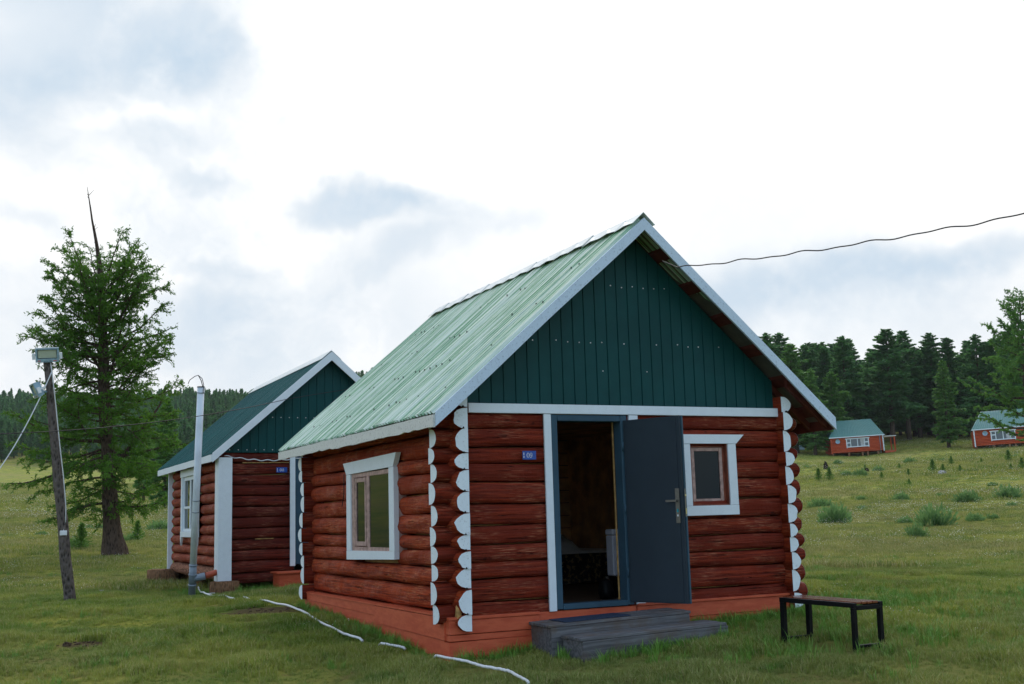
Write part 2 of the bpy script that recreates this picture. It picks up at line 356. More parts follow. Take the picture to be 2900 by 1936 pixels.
def nmesh(name, V, F, mats, smooth=False):                    # quad mesh from numpy
    me = bpy.data.meshes.new(name); V = np.asarray(V, np.float32); F = np.asarray(F, np.int32); q = F.shape[1]
    me.vertices.add(len(V)); me.vertices.foreach_set('co', V.ravel()); me.loops.add(F.size); me.loops.foreach_set('vertex_index', F.ravel())
    me.polygons.add(len(F)); me.polygons.foreach_set('loop_start', np.arange(0, F.size, q, dtype=np.int32)); me.polygons.foreach_set('loop_total', np.full(len(F), q, np.int32))
    me.polygons.foreach_set('use_smooth', np.full(len(F), smooth)); me.update(calc_edges=True)
    for k in mats: me.materials.append(MATS[k])
    return me
# ------------------------------------------------------------------ terrain
CP = [(-.3, -.15, -.45), (.8, -1.1, -.45), (4.3, -.15, -.235), (2.9, -1.7, -.335), (3.1, -2.7, -.335), (-.3, 5.3, -.20), (4.3, 5.3, -.05), (-.36, 10.5, -.25), (-.4, 16.3, -.30), (3.8, 16, -.1), (3.8, 10.6, -.12),
      (-.8, 11.5, -.33), (-.66, -2.4, -.46), (-4.6, -.5, -.38), (-4.87, -11.2, -.56), (2.8, -4.6, -.44), (11, 3.8, -.25), (8, -8, -.5), (-14, -8, -.5), (-10, 5, -.25),
      (-60, 0, .3), (-60, 60, 3.), (0, -60, -1.5), (60, -40, 0.), (100, 20, 3.5), (-80, -80, -1), (-150, 60, 6)]
for px, py, d in [(160, 1378, 19), (262, 1276, 36), (100, 1150, 90), (300, 1160, 80), (50, 1076, 335), (350, 1078, 335), (50, 1110, 185), (350, 1112, 185), (1970, 1047, 165), (2240, 1030, 155), (2100, 1004, 190), (2345, 1000, 190),
                  (1900, 1120, 90), (2300, 1125, 80), (2100, 1190, 55), (1870, 1250, 38), (2300, 1250, 36), (100, 1020, 430), (400, 1015, 430), (700, 1000, 430), (-500, 1060, 320), (1100, 1000, 300), (700, 1060, 320),
                  (30, 955, 560), (400, 950, 560), (860, 905, 560), (1300, 900, 560), (2000, 985, 300), (2600, 960, 300), (1900, 960, 480), (2500, 950, 480), (1200, 1060, 190), (-800, 1110, 180)]:
    CP.append(tuple(at(px, py, d)))
CP = np.array(CP)
def _phi(r): return np.where(r > 0, r, 0.)
def _wrp(xy):           # compress distance so that near detail and far hills share one spline
    d = xy-CAM[:2]; r = np.hypot(d[..., 0], d[..., 1])[..., None]; return d/np.maximum(r, 1e-6)*(12*np.log1p(r/12))
_W = _wrp(CP[:, :2]); _D = np.linalg.norm(_W[:, None]-_W[None], axis=2); _n = len(CP)
_A = np.zeros((_n+3, _n+3)); _A[:_n, :_n] = _phi(_D)-.25*np.eye(_n)*0; _A[:_n, _n] = 1; _A[:_n, _n+1:] = _W; _A[_n:, :_n] = _A[:_n, _n:].T
_S = np.linalg.solve(_A+0*np.eye(_n+3), np.concatenate([CP[:, 2], np.zeros(3)]))
def terrain(xy):
    xy = np.atleast_2d(np.asarray(xy, float)); out = np.empty(len(xy))
    for i in range(0, len(xy), 20000):
        q = xy[i:i+20000]; d = q-CAM[:2]; r = np.hypot(d[:, 0], d[:, 1]); lim = 640.
        q = CAM[:2]+d*np.minimum(1, lim/np.maximum(r, 1e-6))[:, None]; w = _wrp(q)
        out[i:i+20000] = _phi(np.linalg.norm(w[:, None]-_W[None], axis=2))@_S[:_n]+_S[_n]+w@_S[_n+1:]
    x, y = xy[:, 0], xy[:, 1]
    out += .012*np.sin(x*2.1+y*.7)*np.sin(y*1.7-x*.4)+.008*np.sin(x*5.3+1)*np.sin(y*4.7)
    return out
def gz(x, y): return float(terrain([(x, y)])[0])
def hit(px, py, lo=5., hi=700.):      # where the line of sight meets the ground
    d = ray(px, py); ts = np.geomspace(lo, hi, 700); p = CAM+d*ts[:, None]; h = p[:, 2]-terrain(p[:, :2]); k = np.argmax(h < 0)
    if h[k] >= 0: k = len(ts)-1
    a, b = ts[max(k-1, 0)], ts[k]
    for _ in range(14):
        c = (a+b)/2; q = CAM+d*c
        if q[2] < gz(q[0], q[1]): b = c
        else: a = c
    q = CAM+d*b; return np.array([q[0], q[1], gz(q[0], q[1])]), b
def build_ground():
    nr, na = 260, 420
    R = np.concatenate([[0.01], np.geomspace(1.2, 800, nr-1)]); A = np.linspace(0, 2*np.pi, na, endpoint=False)
    # finer angles inside the field of view
    base = math.atan2(FWD[1], FWD[0]); u = np.linspace(-1, 1, na, endpoint=False); A = base+np.pi*(.35*u+.65*u**3)
    X = CAM[0]+R[:, None]*np.cos(A); Y = CAM[1]+R[:, None]*np.sin(A); Z = terrain(np.c_[X.ravel(), Y.ravel()])
    V = np.c_[X.ravel(), Y.ravel(), Z]; i, j = np.meshgrid(np.arange(nr-1), np.arange(na), indexing='ij'); j2 = (j+1) % na
    F = np.stack([i*na+j, (i+1)*na+j, (i+1)*na+j2, i*na+j2], -1).reshape(-1, 4)
    o = bpy.data.objects.new('ground', nmesh('ground', V, F, ['meadow'], True)); SC.collection.objects.link(o); o['kind'] = 'structure'
build_ground()
# ------------------------------------------------------------------ logs
RNG = random.Random(7); NR = np.random.default_rng(5)
def add_log(mb, a, b, out, z0, z1, din, dout, mat, capa=None, capb=None, seed=0, full=False, z0b=None, z1b=None, pw=.55):
    """one log from a to b (2D), 'out' = outward 2D normal, din = depth of the flat inner face, dout = bulge"""
    rg = np.random.default_rng(seed+11); a = np.array(a, float); b = np.array(b, float); L = np.linalg.norm(b-a); n = max(3, int(L/.11)); out = np.array(out, float)
    z0b = z0 if z0b is None else z0b; z1b = z1 if z1b is None else z1b
    T = np.linspace(0, 1, n+1); kn = 10; ang = np.linspace(-np.pi/2, np.pi/2, kn) if not full else np.linspace(-np.pi, np.pi, 2*kn, endpoint=False)
    ph = rg.uniform(0, 6.28, 6); V = []
    for t in T:
        c = a+(b-a)*t; s = t*L; e_ = min(s if capa else 9, L-s if capb else 9); pq = pw+(max(pw, .85)-pw)*max(0, 1-e_/.30); lo = z0+(z0b-z0)*t; hi = z1+(z1b-z1)*t; zc = (lo+hi)/2; hh = (hi-lo)/2
        w = 1+.045*math.sin(s*2.3+ph[0])+.03*math.sin(s*5.1+ph[1]); dz = .006*math.sin(s*3.1+ph[2])
        for k, q in enumerate(ang):
            kb = 1+.045*math.sin(s*5+ph[3]+k*1.1)+.03*math.sin(s*13+ph[4]+k*2.1)+.02*rg.normal()
            if full: off = dout*math.cos(q)*w*kb
            else: off = -din+(din+dout*w*kb)*max(0, math.cos(q))**pq if 0 < k < kn-1 else -din
            V.append((c[0]+out[0]*off, c[1]+out[1]*off, zc+dz+(hh*.985)*math.sin(q)))
    m = len(ang); F = []
    for i in range(n):
        for k in range(m if full else m-1):
            k2 = (k+1) % m; F.append((i*m+k, (i+1)*m+k, (i+1)*m+k2, i*m+k2))
        if not full: F.append((i*m+m-1, (i+1)*m+m-1, (i+1)*m, i*m))
    o = len(mb.v); mb.add(V, F, mat, True)
    for idx, cap in ((0, capa), (n, capb)):
        ids = [o+idx*m+k for k in range(m)]; vs = [mb.v[i] for i in ids]
        if cap and len(vs):  # proud end face
            e = (a-b)/L*.003 if idx == 0 else (b-a)/L*.003
            vs = [(x+e[0], y+e[1], z) for x, y, z in vs]
        mb.add(vs, [tuple(range(m)) if idx == 0 else tuple(range(m))[::-1]], cap or mat)
def split_x(a, b, z0, z1, holes):
    """intervals of [a,b] left after cutting the openings (x0,x1,z0,z1)"""
    seg = [(a, b)]
    for h0, h1, hz0, hz1 in holes:
        if min(z1, hz1)-max(z0, hz0) < .35*(z1-z0): continue
        seg = [q for s in seg for q in ((s[0], min(s[1], h0)), (max(s[0], h1), s[1])) if q[1]-q[0] > .02]
    return seg
def corrugated(mb, P00, P01, P10, P11, n, pitch, amp, mat, thick=.004, rows=4, rib=False):
    """sheet: u along the eave (P00->P01), v up the slope (P00->P10)"""
    P00, P01, P10, P11 = map(np.array, (P00, P01, P10, P11)); L = np.linalg.norm(P01-P00); nn = nrm(np.array(n, float))
    brk = [(0, 0), (.50, 0), (.60, 1), (.86, 1), (.96, 0)] if not rib else [(0, 0), (.62, 0), (.72, 1), (.85, 1), (.95, 0)]
    US = []; HS = []; k = 0; rg = np.random.default_rng(17)
    while k*pitch < L:
        am = rg.uniform(.7, 1.25); sh = rg.uniform(-.03, .03)
        for fx, fh in brk:
            if (k+fx+sh*(fh > 0))*pitch < L: US.append((k+fx+sh*(fh > 0))*pitch/L); HS.append(fh*am)
        k += 1
    US.append(1.); HS.append(0); cols = len(US)-1
    V = []
    for side in (0, 1):
        for r in range(rows+1):
            v = r/rows
            for c in range(cols+1):
                u = US[c]; h = HS[c]
                wob = .006*math.sin(u*9+v*3)+.004*math.sin(u*31+v*7)
                p = (P00*(1-u)+P01*u)*(1-v)+(P10*(1-u)+P11*u)*v; V.append(p+nn*(amp*h+wob-side*thick))
    w = cols+1; F = []
    for side in (0, 1):
        o = side*(rows+1)*w
        for r in range(rows):
            for c in range(cols):
                q = (o+r*w+c, o+r*w+c+1, o+(r+1)*w+c+1, o+(r+1)*w+c); F.append(q if side == 0 else q[::-1])
    mb.add(V, F, mat)
def board_wavy(mb, a, b, h, t, out, mat, seed, amp=.008, n=24):
    """vertical board from a to b (3D top edge), height h downward, thickness t toward 'out', ragged lower edge"""
    rg = np.random.default_rng(seed); a = np.array(a, float); b = np.array(b, float); out = np.array(out, float); V = []
    for i in range(n+1):
        s = i/n; p = a+(b-a)*s; top = amp*.5*rg.normal(); bot = amp*rg.normal()
        for o_, z in ((0, top), (t, top), (t, -h+bot), (0, -h+bot)): V.append(p+out*o_+np.array([0, 0, z]))
    F = [(i*4+k, i*4+(k+1) % 4, (i+1)*4+(k+1) % 4, (i+1)*4+k) for i in range(n) for k in range(4)]
    F += [(3, 2, 1, 0), (n*4, n*4+1, n*4+2, n*4+3)]; mb.add(V, F, mat)
def text_mesh(s, size, depth, font=None):
    cu = bpy.data.curves.new('t', 'FONT'); cu.body = s; cu.size = size; cu.extrude = depth; cu.align_x = 'CENTER'; cu.align_y = 'CENTER'
    o = bpy.data.objects.new('t', cu); me = bpy.data.meshes.new_from_object(o); bpy.data.objects.remove(o)
    V = [tuple(v.co) for v in me.vertices]; F = [tuple(p.vertices) for p in me.polygons]; bpy.data.meshes.remove(me); return V, F
def digit_serif(ch, h, mb, ox, oz, y, mat):
    """high-contrast numeral drawn as a closed ribbon in the x-z plane"""
    def ring(cx, cz, rx, rz, tx, tz, a0=0, a1=360, n=36):
        V = []; F = []
        for i in range(n+1):
            a = rad(a0+(a1-a0)*i/n)
            for q in (0, 1):
                V.append((cx+(rx-(tx if q else 0))*math.cos(a), y, cz+(rz-(tz if q else 0))*math.sin(a)))
        for i in range(n): F.append((2*i, 2*i+1, 2*i+3, 2*i+2))
        mb.add(V, F, mat)
    if ch == '0': ring(ox, oz, .33*h, .5*h, .14*h, .05*h)
    if ch == '8': ring(ox, oz+.26*h, .24*h, .25*h, .10*h, .05*h); ring(ox, oz-.24*h, .29*h, .27*h, .12*h, .05*h)
    if ch == '9':
        ring(ox, oz+.2*h, .28*h, .30*h, .12*h, .05*h); ring(ox-.10*h, oz+.0*h, .38*h, .5*h, .12*h, .07*h, -85, 30)
        ring(ox-.14*h, oz-.40*h, .10*h, .10*h, .09*h, .09*h)
# ------------------------------------------------------------------ cabin 09
W, ZR, ZE, EX, OV, BH, YB = 4.213, 4.35, 2.075, .515, .391, .144, 5.98
SL = (ZR-ZE)/(W/2+EX)
def roof_z(x): return ZE+(x+EX)*SL if x <= W/2 else ZE+(W+EX-x)*SL
C9 = thing('log_cabin', 'large red log cabin in the foreground with open grey door and pale green roof', 'cabin', (2.1, 2.6, -.4), group='log cabins of the camp'); based(C9)
FL = [2.13, 1.952, 1.750, 1.575, 1.375, 1.143, .921, .72, .535, .36, .122, -.086]
SD = [2.36, 2.162, 1.937, 1.677, 1.505, 1.28, 1.058, .83, .668, .485, .278, .022, -.155]
L9 = 5.31
mb = MB()
for i in range(len(FL)-1):
    z1, z0 = FL[i], FL[i+1]
    for a, b in split_x(-.39, 4.40, z0, z1, [(1.0, 1.92, -.3, 2.11), (2.80, 3.31, 1.07, 1.78)]):
        e = .012*math.sin(i*2.7)
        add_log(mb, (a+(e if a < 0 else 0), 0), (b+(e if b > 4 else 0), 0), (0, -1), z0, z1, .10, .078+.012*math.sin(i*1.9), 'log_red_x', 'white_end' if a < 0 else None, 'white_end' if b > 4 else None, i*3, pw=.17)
mb.obj('front_wall', C9)
mb = MB()
for i in range(len(FL)-1):
    add_log(mb, (-.36-.02*math.sin(i*1.3), L9), (4.40, L9), (0, 1), FL[i+1], FL[i], .10, .08, 'log_red_x', 'white_end', 'white_end', 50+i)
mb.obj('back_wall', C9)
for nm, xf, out, sgn in (('left_wall', -.07, (-1, 0), 0), ('right_wall', W-.12, (1, 0), 1)):
    mb = MB()
    for i in range(len(SD)-1):
        z1, z0 = SD[i], SD[i+1]; e = .015*math.sin(i*3.1+sgn)
        for a, b in split_x(-.20+e, L9+.22, z0, z1, [(1.62, 3.27, .58, 1.66)] if not sgn else []):
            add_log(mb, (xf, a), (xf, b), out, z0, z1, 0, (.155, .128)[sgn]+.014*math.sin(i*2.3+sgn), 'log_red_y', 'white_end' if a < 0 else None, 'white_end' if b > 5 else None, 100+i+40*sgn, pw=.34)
    for z in SD[1:-1]:
        xx = xf+out[0]*.055
        mb.prism([(xx-.008, z-.001), (xx+.008, z-.001), (xx, z+.018)], 'y', -.226, -.19, 'stump_dark')  # dark wedge gives the shade of a notch, no hole is cut
    mb.obj(nm, C9)
# inner lining, floor, ceiling
mb = MB()
mb.box(-.05, -.02, .12, L9-.12, 0, 2.2, 'interior_wood'); mb.box(W-.18, W-.15, .12, L9-.12, 0, 2.2, 'interior_wood')
for k in range(11): mb.box(-.02, W-.18, L9-.15-.004*(k % 2), L9-.12, .2*k, .2*k+.19, 'interior_wood')
mb.box(-.02, W-.18, .12, L9-.15, 2.2, 2.23, 'interior_wood')
for a, b, c, d in ((-.02, 1.0, 0, 2.2), (1.0, 1.92, 2.11, 2.2), (1.92, 2.8, 0, 2.2), (2.8, 3.31, 0, 1.07), (2.8, 3.31, 1.78, 2.2), (3.31, W-.18, 0, 2.2)): mb.box(a, b, .103, .12, c, d, 'interior_wood')
mb.obj('interior_lining', C9)
MB().box(-.02, W-.18, .0, L9-.12, -.06, 0, 'interior_floor').obj('floor_boards', C9)
mb = MB()   # gable behind the siding closes the attic
for y in (0.02, L9-.02):
    mb.prism([(.0, 2.2), (W-.1, 2.2), (W-.1, roof_z(W-.1)-.06), (W/2, ZR-.1), (.0, roof_z(0)-.06)], 'y', y, y+.04, 'siding_dark')
    mb.obj('gable_frame', C9); mb = MB()
# gable siding of ribbed sheet
def siding(mb, x0, x1, zb, roofz, y, pitch, mat, off=.07, ribw=.008):
    xs = [x0]; x = x0; 
    k = 0
    while x < x1-1e-6:
        for dx in (pitch-ribw*2, ribw*.5, ribw, ribw*.5):
            x = min(x+dx, x1); xs.append(x)
    prof = [0, 0, .012, .012]; V = []
    for i, x in enumerate(xs):
        d = prof[i % 4] if i % 4 else 0
        d = (0, 0, .012, .012)[i % 4]
        V += [(x, y+d, zb), (x, y+d, max(zb+.005, roofz(x)-off))]
    mb.add(V, [(2*i, 2*i+2, 2*i+3, 2*i+1) for i in range(len(xs)-1)], mat)
mb = MB(); siding(mb, .0, W-.12, 2.2, roof_z, -.035, .148, 'siding_green')
for zz, st in ((2.95, 1), (3.62, 1), (2.62, 2)):
    x = .07
    while x < W-.15:
        if roof_z(x)-.25 > zz and RNG.random() < (.62 if st == 1 else .12): q = zz+RNG.uniform(-.015, .015); mb.box(x-.0055, x+.0055, -.042, -.036, q-.0055, q+.0055, 'screw')
        x += .148
mb.obj('gable_siding', C9)
mb = MB().box(-.02, 4.14, -.118, -.09, 2.112, 2.216, 'white_paint', .004); mb.obj('white_band', C9)
# small dead leader: white triangle end above the first disc
mb = MB(); mb.prism([(-.07, 2.365), (.02, 2.365), (.02, 2.50), (-.16, 2.38)], 'y', -.13, .1, 'white_end'); mb.obj('corner_block', C9)
# roof
rf_mb = MB()
for s in (0, 1):
    xe = -EX if s == 0 else W+EX; nn = (-SL, 0, 1) if s == 0 else (SL, 0, 1)
    a, b = (-OV+.01, YB)
    P = [(xe, a, ZE), (xe, b, ZE), (W/2, a, ZR), (W/2, b, ZR)]
    if s: P = [P[1], P[0], P[3], P[2]]
    else: P = [P[0], P[1], P[2], P[3]]
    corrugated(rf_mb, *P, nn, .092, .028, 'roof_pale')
    # underside sheet
    d = .012
    V = [(xe, a, ZE-d), (xe, b, ZE-d), (W/2, b, ZR-d), (W/2, a, ZR-d)]; rf_mb.add(V, [(0, 1, 2, 3)], 'sheet_underside')
mb = rf_mb   # screws of the roof in rows
for v in (.12, .33, .55, .77, .96):
    y = -.3; k = 0
    while y < YB-.1:
        if RNG.random() < .38:
            x = -EX+(W/2+EX)*v+RNG.uniform(-.02, .02); z = ZE+(x+EX)*SL+.040; mb.box(x-.006, x+.006, y-.006, y+.006, z-.01, z+.013, 'screw_dark')
        y += .196
roof = mb.obj('roof', C9)
mb = MB()   # ridge cap: overlapping bent pieces
y = -OV-.02; k = 0
while y < YB:
    y2 = min(y+.42, YB+.02); li = .004*(k % 2); t0 = RNG.uniform(.0, .012)
    for s in (-1, 1):
        wd = .15; x1 = W/2+s*wd; z1 = ZR-wd*SL+.036
        V = [(W/2, y, ZR+.07+li+t0), (W/2, y2, ZR+.07+li), (x1, y2, z1+.025+li), (x1, (y+y2)/2, z1+.045+li), (x1, y, z1+.025+li+t0)]
        V2 = [(a, b, c-.006) for a, b, c in V]
        F = [(0, 1, 2, 3, 4), (9, 8, 7, 6, 5)]+[(i, (i+1) % 5, 5+(i+1) % 5, 5+i) for i in range(5)]
        mb.add(V+V2, F, 'roof_cap')
    y = y2-.03 if y2 < YB else YB+1; k += 1
mb.obj('ridge_cap', roof)
for s in (0, 1):
    xe = -EX if s == 0 else W+EX; x0, x1 = sorted((xe, W/2))
    mb = MB()   # barge board
    V = []
    n = 14
    for i in range(n+1):
        u = i/n; x = xe+(W/2-xe)*u; z = roof_z(x)+.012; b = BH+.012*math.sin(u*9+s)*(.6)
        if u == 1: b = BH
        for yy in (-OV-.028, -OV+.0): V += [(x, yy, z), (x, yy, z-b)]
    F = []
    for i in range(n):
        o = i*4; F += [(o, o+1, o+5, o+4), (o+2, o+6, o+7, o+3), (o, o+4, o+6, o+2), (o+1, o+3, o+7, o+5)]
    F += [(0, 2, 3, 1), (n*4, n*4+1, n*4+3, n*4+2)]
    mb.add(V, F, 'white_barge'); mb.obj('barge_board', roof)
    mb = MB(); rg = 5+s   # fascia along the eave, worn
    xo = xe+(-.02 if s == 0 else .0); 
    board_wavy(mb, (xo, -OV+.002, ZE-.012), (xo, 3.05, ZE-.016), .125, .022, (1, 0, 0), 'white_worn' if s == 0 else 'purlin_red', rg, .005)
    board_wavy(mb, (xo+.006, 3.056, ZE-.008), (xo+.006, YB, ZE-.012), .12, .022, (1, 0, 0), 'white_worn' if s == 0 else 'purlin_red', rg+9, .005); mb.obj('fascia_board', roof)
mb = MB()   # purlins under the overhang (run along y), both slopes
for s in (0, 1):
    for u in (.06, .22, .38, .54, .70, .86):
        x = (-EX if s == 0 else W+EX)*(1-u)+W/2*u; z = roof_z(x)-.014; w_ = .11
        sg = 1 if s == 0 else -1
        mb.hexa([(x-w_/2, -OV+.01, z-.035-w_/2*SL*sg), (x+w_/2, -OV+.01, z-.035+w_/2*SL*sg), (x+w_/2, YB-.05, z-.035+w_/2*SL*sg), (x-w_/2, YB-.05, z-.035-w_/2*SL*sg),
                 (x-w_/2, -OV+.01, z-w_/2*SL*sg), (x+w_/2, -OV+.01, z+w_/2*SL*sg), (x+w_/2, YB-.05, z+w_/2*SL*sg), (x-w_/2, YB-.05, z-w_/2*SL*sg)], 'purlin_red')
        mb.obj('purlin', roof); mb = MB()
mb = MB()   # rafter tails and soffit beam at the right eave
for yy in (-.30, .02, 1.2, 2.4, 3.6, 4.8):
    for s in (0, 1):
        xa, xb = ((-EX+.03, .1) if s == 0 else (W+EX-.03, W-.1)); za, zb_ = roof_z(xa)-.055, roof_z(xb)-.055
        mb.hexa([(xa, yy, za-.08), (xb, yy, zb_-.10), (xb, yy+.05, zb_-.10), (xa, yy+.05, za-.08), (xa, yy, za), (xb, yy, zb_), (xb, yy+.05, zb_), (xa, yy+.05, za)], 'purlin_red')
        mb.obj('rafter', roof); mb = MB()
# door casing, frame, leaf
mb = MB(); mb.box(.882, .970, -.112, -.086, -.015, 2.108, 'white_paint', .003); mb.obj('door_casing', C9)
mb = MB(); mb.box(1.97, 2.09, -.112, -.086, -.0, 2.108, 'white_paint', .003); mb.obj('door_casing', C9)
mb = MB(); mb.box(.972, 1.050, -.105, .06, 0, 2.108, 'steel_frame', .006); mb.box(1.862, 1.945, -.105, .06, 0, 2.108, 'steel_frame', .006)
mb.box(1.052, 1.860, -.103, .06, 2.035, 2.105, 'steel_frame', .006); mb.box(1.052, 1.860, -.108, .06, -.006, .052, 'steel_frame', .006)
mb.box(1.052, 1.072, -.01, .058, .05, 2.035, 'steel_frame'); mb.box(1.846, 1.858, .06, .075, .05, 2.035, 'wood_yellow'); mb.obj('door_frame', C9)
h0 = np.array([1.885, -.118]); ang = rad(67); du = np.array([math.cos(ang), -math.sin(ang)]); dn = np.array([-math.sin(ang), -math.cos(ang)]); DW = .752
def door_pt(u, n_, z): p = h0+du*u+dn*n_; return (p[0], p[1], z)
def door_box(mb, u0, u1, n0, n1, z0, z1, mat):
    mb.hexa([door_pt(u0, n0, z0), door_pt(u1, n0, z0), door_pt(u1, n1, z0), door_pt(u0, n1, z0), door_pt(u0, n0, z1), door_pt(u1, n0, z1), door_pt(u1, n1, z1), door_pt(u0, n1, z1)], mat)
mb = MB(); door_box(mb, 0, DW, -.055, -.002, .03, 2.045, 'steel_door'); door_box(mb, .03, DW-.045, -.0, .006, .045, 2.03, 'steel_door'); door_box(mb, DW, DW+.012, -.055, -.03, .03, 2.045, 'steel_frame')
leaf = mb.obj('door', C9)
mb = MB()
for z in (.35, 1.05, 1.75): mb.tube([door_pt(-.012, .004, z-.05), door_pt(-.012, .004, z+.05)], .012, 'steel_frame', 8); mb.obj('hinge', leaf); mb = MB()
mb = MB(); door_box(mb, DW-.085, DW-.035, .006, .018, .885, 1.255, 'chrome'); door_box(mb, DW-.066, DW-.054, .018, .05, 1.118, 1.138, 'chrome'); door_box(mb, DW-.185, DW-.054, .045, .062, 1.112, 1.134, 'chrome')
door_box(mb, DW-.069, DW-.051, .018, .024, 1.0, 1.035, 'teal'); door_box(mb, DW-.066, DW-.054, .018, .023, .955, .975, 'sign_white'); mb.obj('door_handle', leaf)
mb = MB(); door_box(mb, DW+.0125, DW+.014, -.04, -.02, .95, 1.25, 'chrome'); door_box(mb, DW+.014, DW+.022, -.038, -.022, 1.17, 1.19, 'brass'); door_box(mb, DW+.014, DW+.02, -.038, -.022, .98, 1.04, 'brass'); mb.obj('lock', leaf)
# front window
win = MB(); win.box(2.785, 3.32, -.05, -.02, 1.065, 1.10, 'wood_brown_red', .003); win.box(2.785, 3.32, -.05, -.02, 1.745, 1.785, 'wood_brown_red', .003)
win.box(2.785, 2.83, -.05, -.02, 1.10, 1.745, 'wood_brown_red'); win.box(3.275, 3.32, -.05, -.02, 1.10, 1.745, 'wood_brown_red'); fw = win.obj('window', C9)
mb = MB(); mb.box(2.684, 2.785, -.118, -.075, 1.067, 1.784, 'white_paint', .003); mb.box(3.318, 3.436, -.118, -.075, 1.067, 1.784, 'white_paint', .003)
mb.box(2.684, 3.437, -.120, -.075, .952, 1.065, 'white_paint', .003); mb.prism([(2.684, 1.786), (3.440, 1.786), (3.556, 1.893), (2.60, 1.893)], 'y', -.124, -.075, 'white_paint')
mb.box(2.786, 2.80, -.10, .0, 1.067, 1.784, 'wood_brown_red'); mb.box(3.304, 3.317, -.10, .0, 1.067, 1.784, 'wood_brown_red'); mb.box(2.80, 3.304, -.10, 0, 1.066, 1.08, 'wood_brown_red'); mb.obj('window_casing', fw)
mb = MB(); mb.box(2.832, 2.876, -.058, -.03, 1.102, 1.743, 'wood_pink', .004); mb.box(3.228, 3.273, -.058, -.03, 1.102, 1.743, 'wood_pink', .004)
mb.box(2.877, 3.227, -.057, -.03, 1.102, 1.145, 'wood_pink', .004); mb.box(2.877, 3.227, -.057, -.03, 1.70, 1.743, 'wood_pink', .004); mb.obj('sash', fw)
MB().box(2.870, 3.232, -.043, -.037, 1.14, 1.705, 'window_glass').obj('glass', fw)
# side window
sw = MB(); xw = -.225
for a, b, c, d in ((1.70, 3.19, .625, .68), (1.70, 3.19, 1.555, 1.61), (3.11, 3.19, .68, 1.555), (1.70, 1.72, .68, 1.555), (2.485, 2.59, .68, 1.555)): sw.box(xw-.04, xw, a, b, c, d, 'wood_pink', .004)
sw = sw.obj('window', C9)
mb = MB(); X0 = -.285; X1 = -.225
mb.hexa([(X0, 1.524, .645), (X1, 1.524, .645), (X1, 1.70, .645), (X0, 1.70, .645), (X0, 1.524, 1.625), (X1, 1.524, 1.625), (X1, 1.70, 1.623), (X0, 1.70, 1.623)], 'white_paint')
mb.box(X0, X1, 3.185, 3.36, .627, 1.604, 'white_paint', .003)
mb.hexa([(X0-.002, 1.524, .549), (X1, 1.524, .549), (X1, 3.36, .511), (X0-.002, 3.36, .511), (X0-.002, 1.524, .643), (X1, 1.524, .643), (X1, 3.36, .625), (X0-.002, 3.36, .625)], 'white_paint')
mb.hexa([(X0-.003, 1.54, 1.628), (X1, 1.54, 1.628), (X1, 3.352, 1.607), (X0-.003, 3.352, 1.607), (X0-.003, 1.425, 1.788), (X1, 1.425, 1.788), (X1, 3.49, 1.76), (X0-.003, 3.49, 1.76)], 'white_paint')
for q in (1.532, 3.33): mb.box(X1, -.12, q, q+.02, .56, 1.6, 'wood_pink')
mb.box(X1, -.1, 1.70, 1.715, .65, 1.6, 'wood_pink'); mb.box(X1, -.1, 3.17, 3.185, .65, 1.6, 'wood_yellow'); mb.obj('window_casing', sw)
mb = MB()
for a, b, c, d in ((2.595, 2.63, .69, 1.545), (2.97, 3.01, .69, 1.545), (2.632, 2.968, .69, .745), (2.632, 2.968, 1.49, 1.545)): mb.box(xw-.052, xw-.01, a, b, c, d, 'wood_pink', .004)
mb.box(xw-.046, xw-.0, 3.05, 3.105, .68, 1.555, 'wood_pink'); mb.box(xw-.025, xw-.01, 3.012, 3.048, .68, 1.555, 'wood_brown_red'); mb.obj('sash', sw)
MB().box(xw-.03, xw-.025, 1.715, 2.475, .68, 1.56, 'window_glass').obj('glass', sw)
MB().box(xw-.038, xw-.033, 2.63, 2.97, .745, 1.49, 'window_glass').obj('glass', sw)
# plate 09
def plate(parent, x0, x1, z0, z1, y, digits):
    p = MB().box(x0, x1, y-.006, y, z0, z1, 'blue_plate', .002).obj('number_plate', parent)
    w = x1-x0; h = z1-z0; mb = MB(); dh = .56*h; yy = y-.008
    digit_serif(digits[0], dh, mb, x0+w*.40, (z0+z1)/2, yy, 'sign_white'); digit_serif(digits[1], dh, mb, x0+w*.62, (z0+z1)/2, yy, 'sign_white')
    mb.box(x0+w*.065, x0+w*.115, yy-.001, yy+.001, z0+h*.53, z0+h*.80, 'sign_white'); mb.box(x0+w*.065, x0+w*.115, yy-.001, yy+.001, z0+h*.20, z0+h*.45, 'sign_white')
    mb.obj('numerals', p)
plate(C9, .612, .776, 1.61, 1.705, -.098, '09')
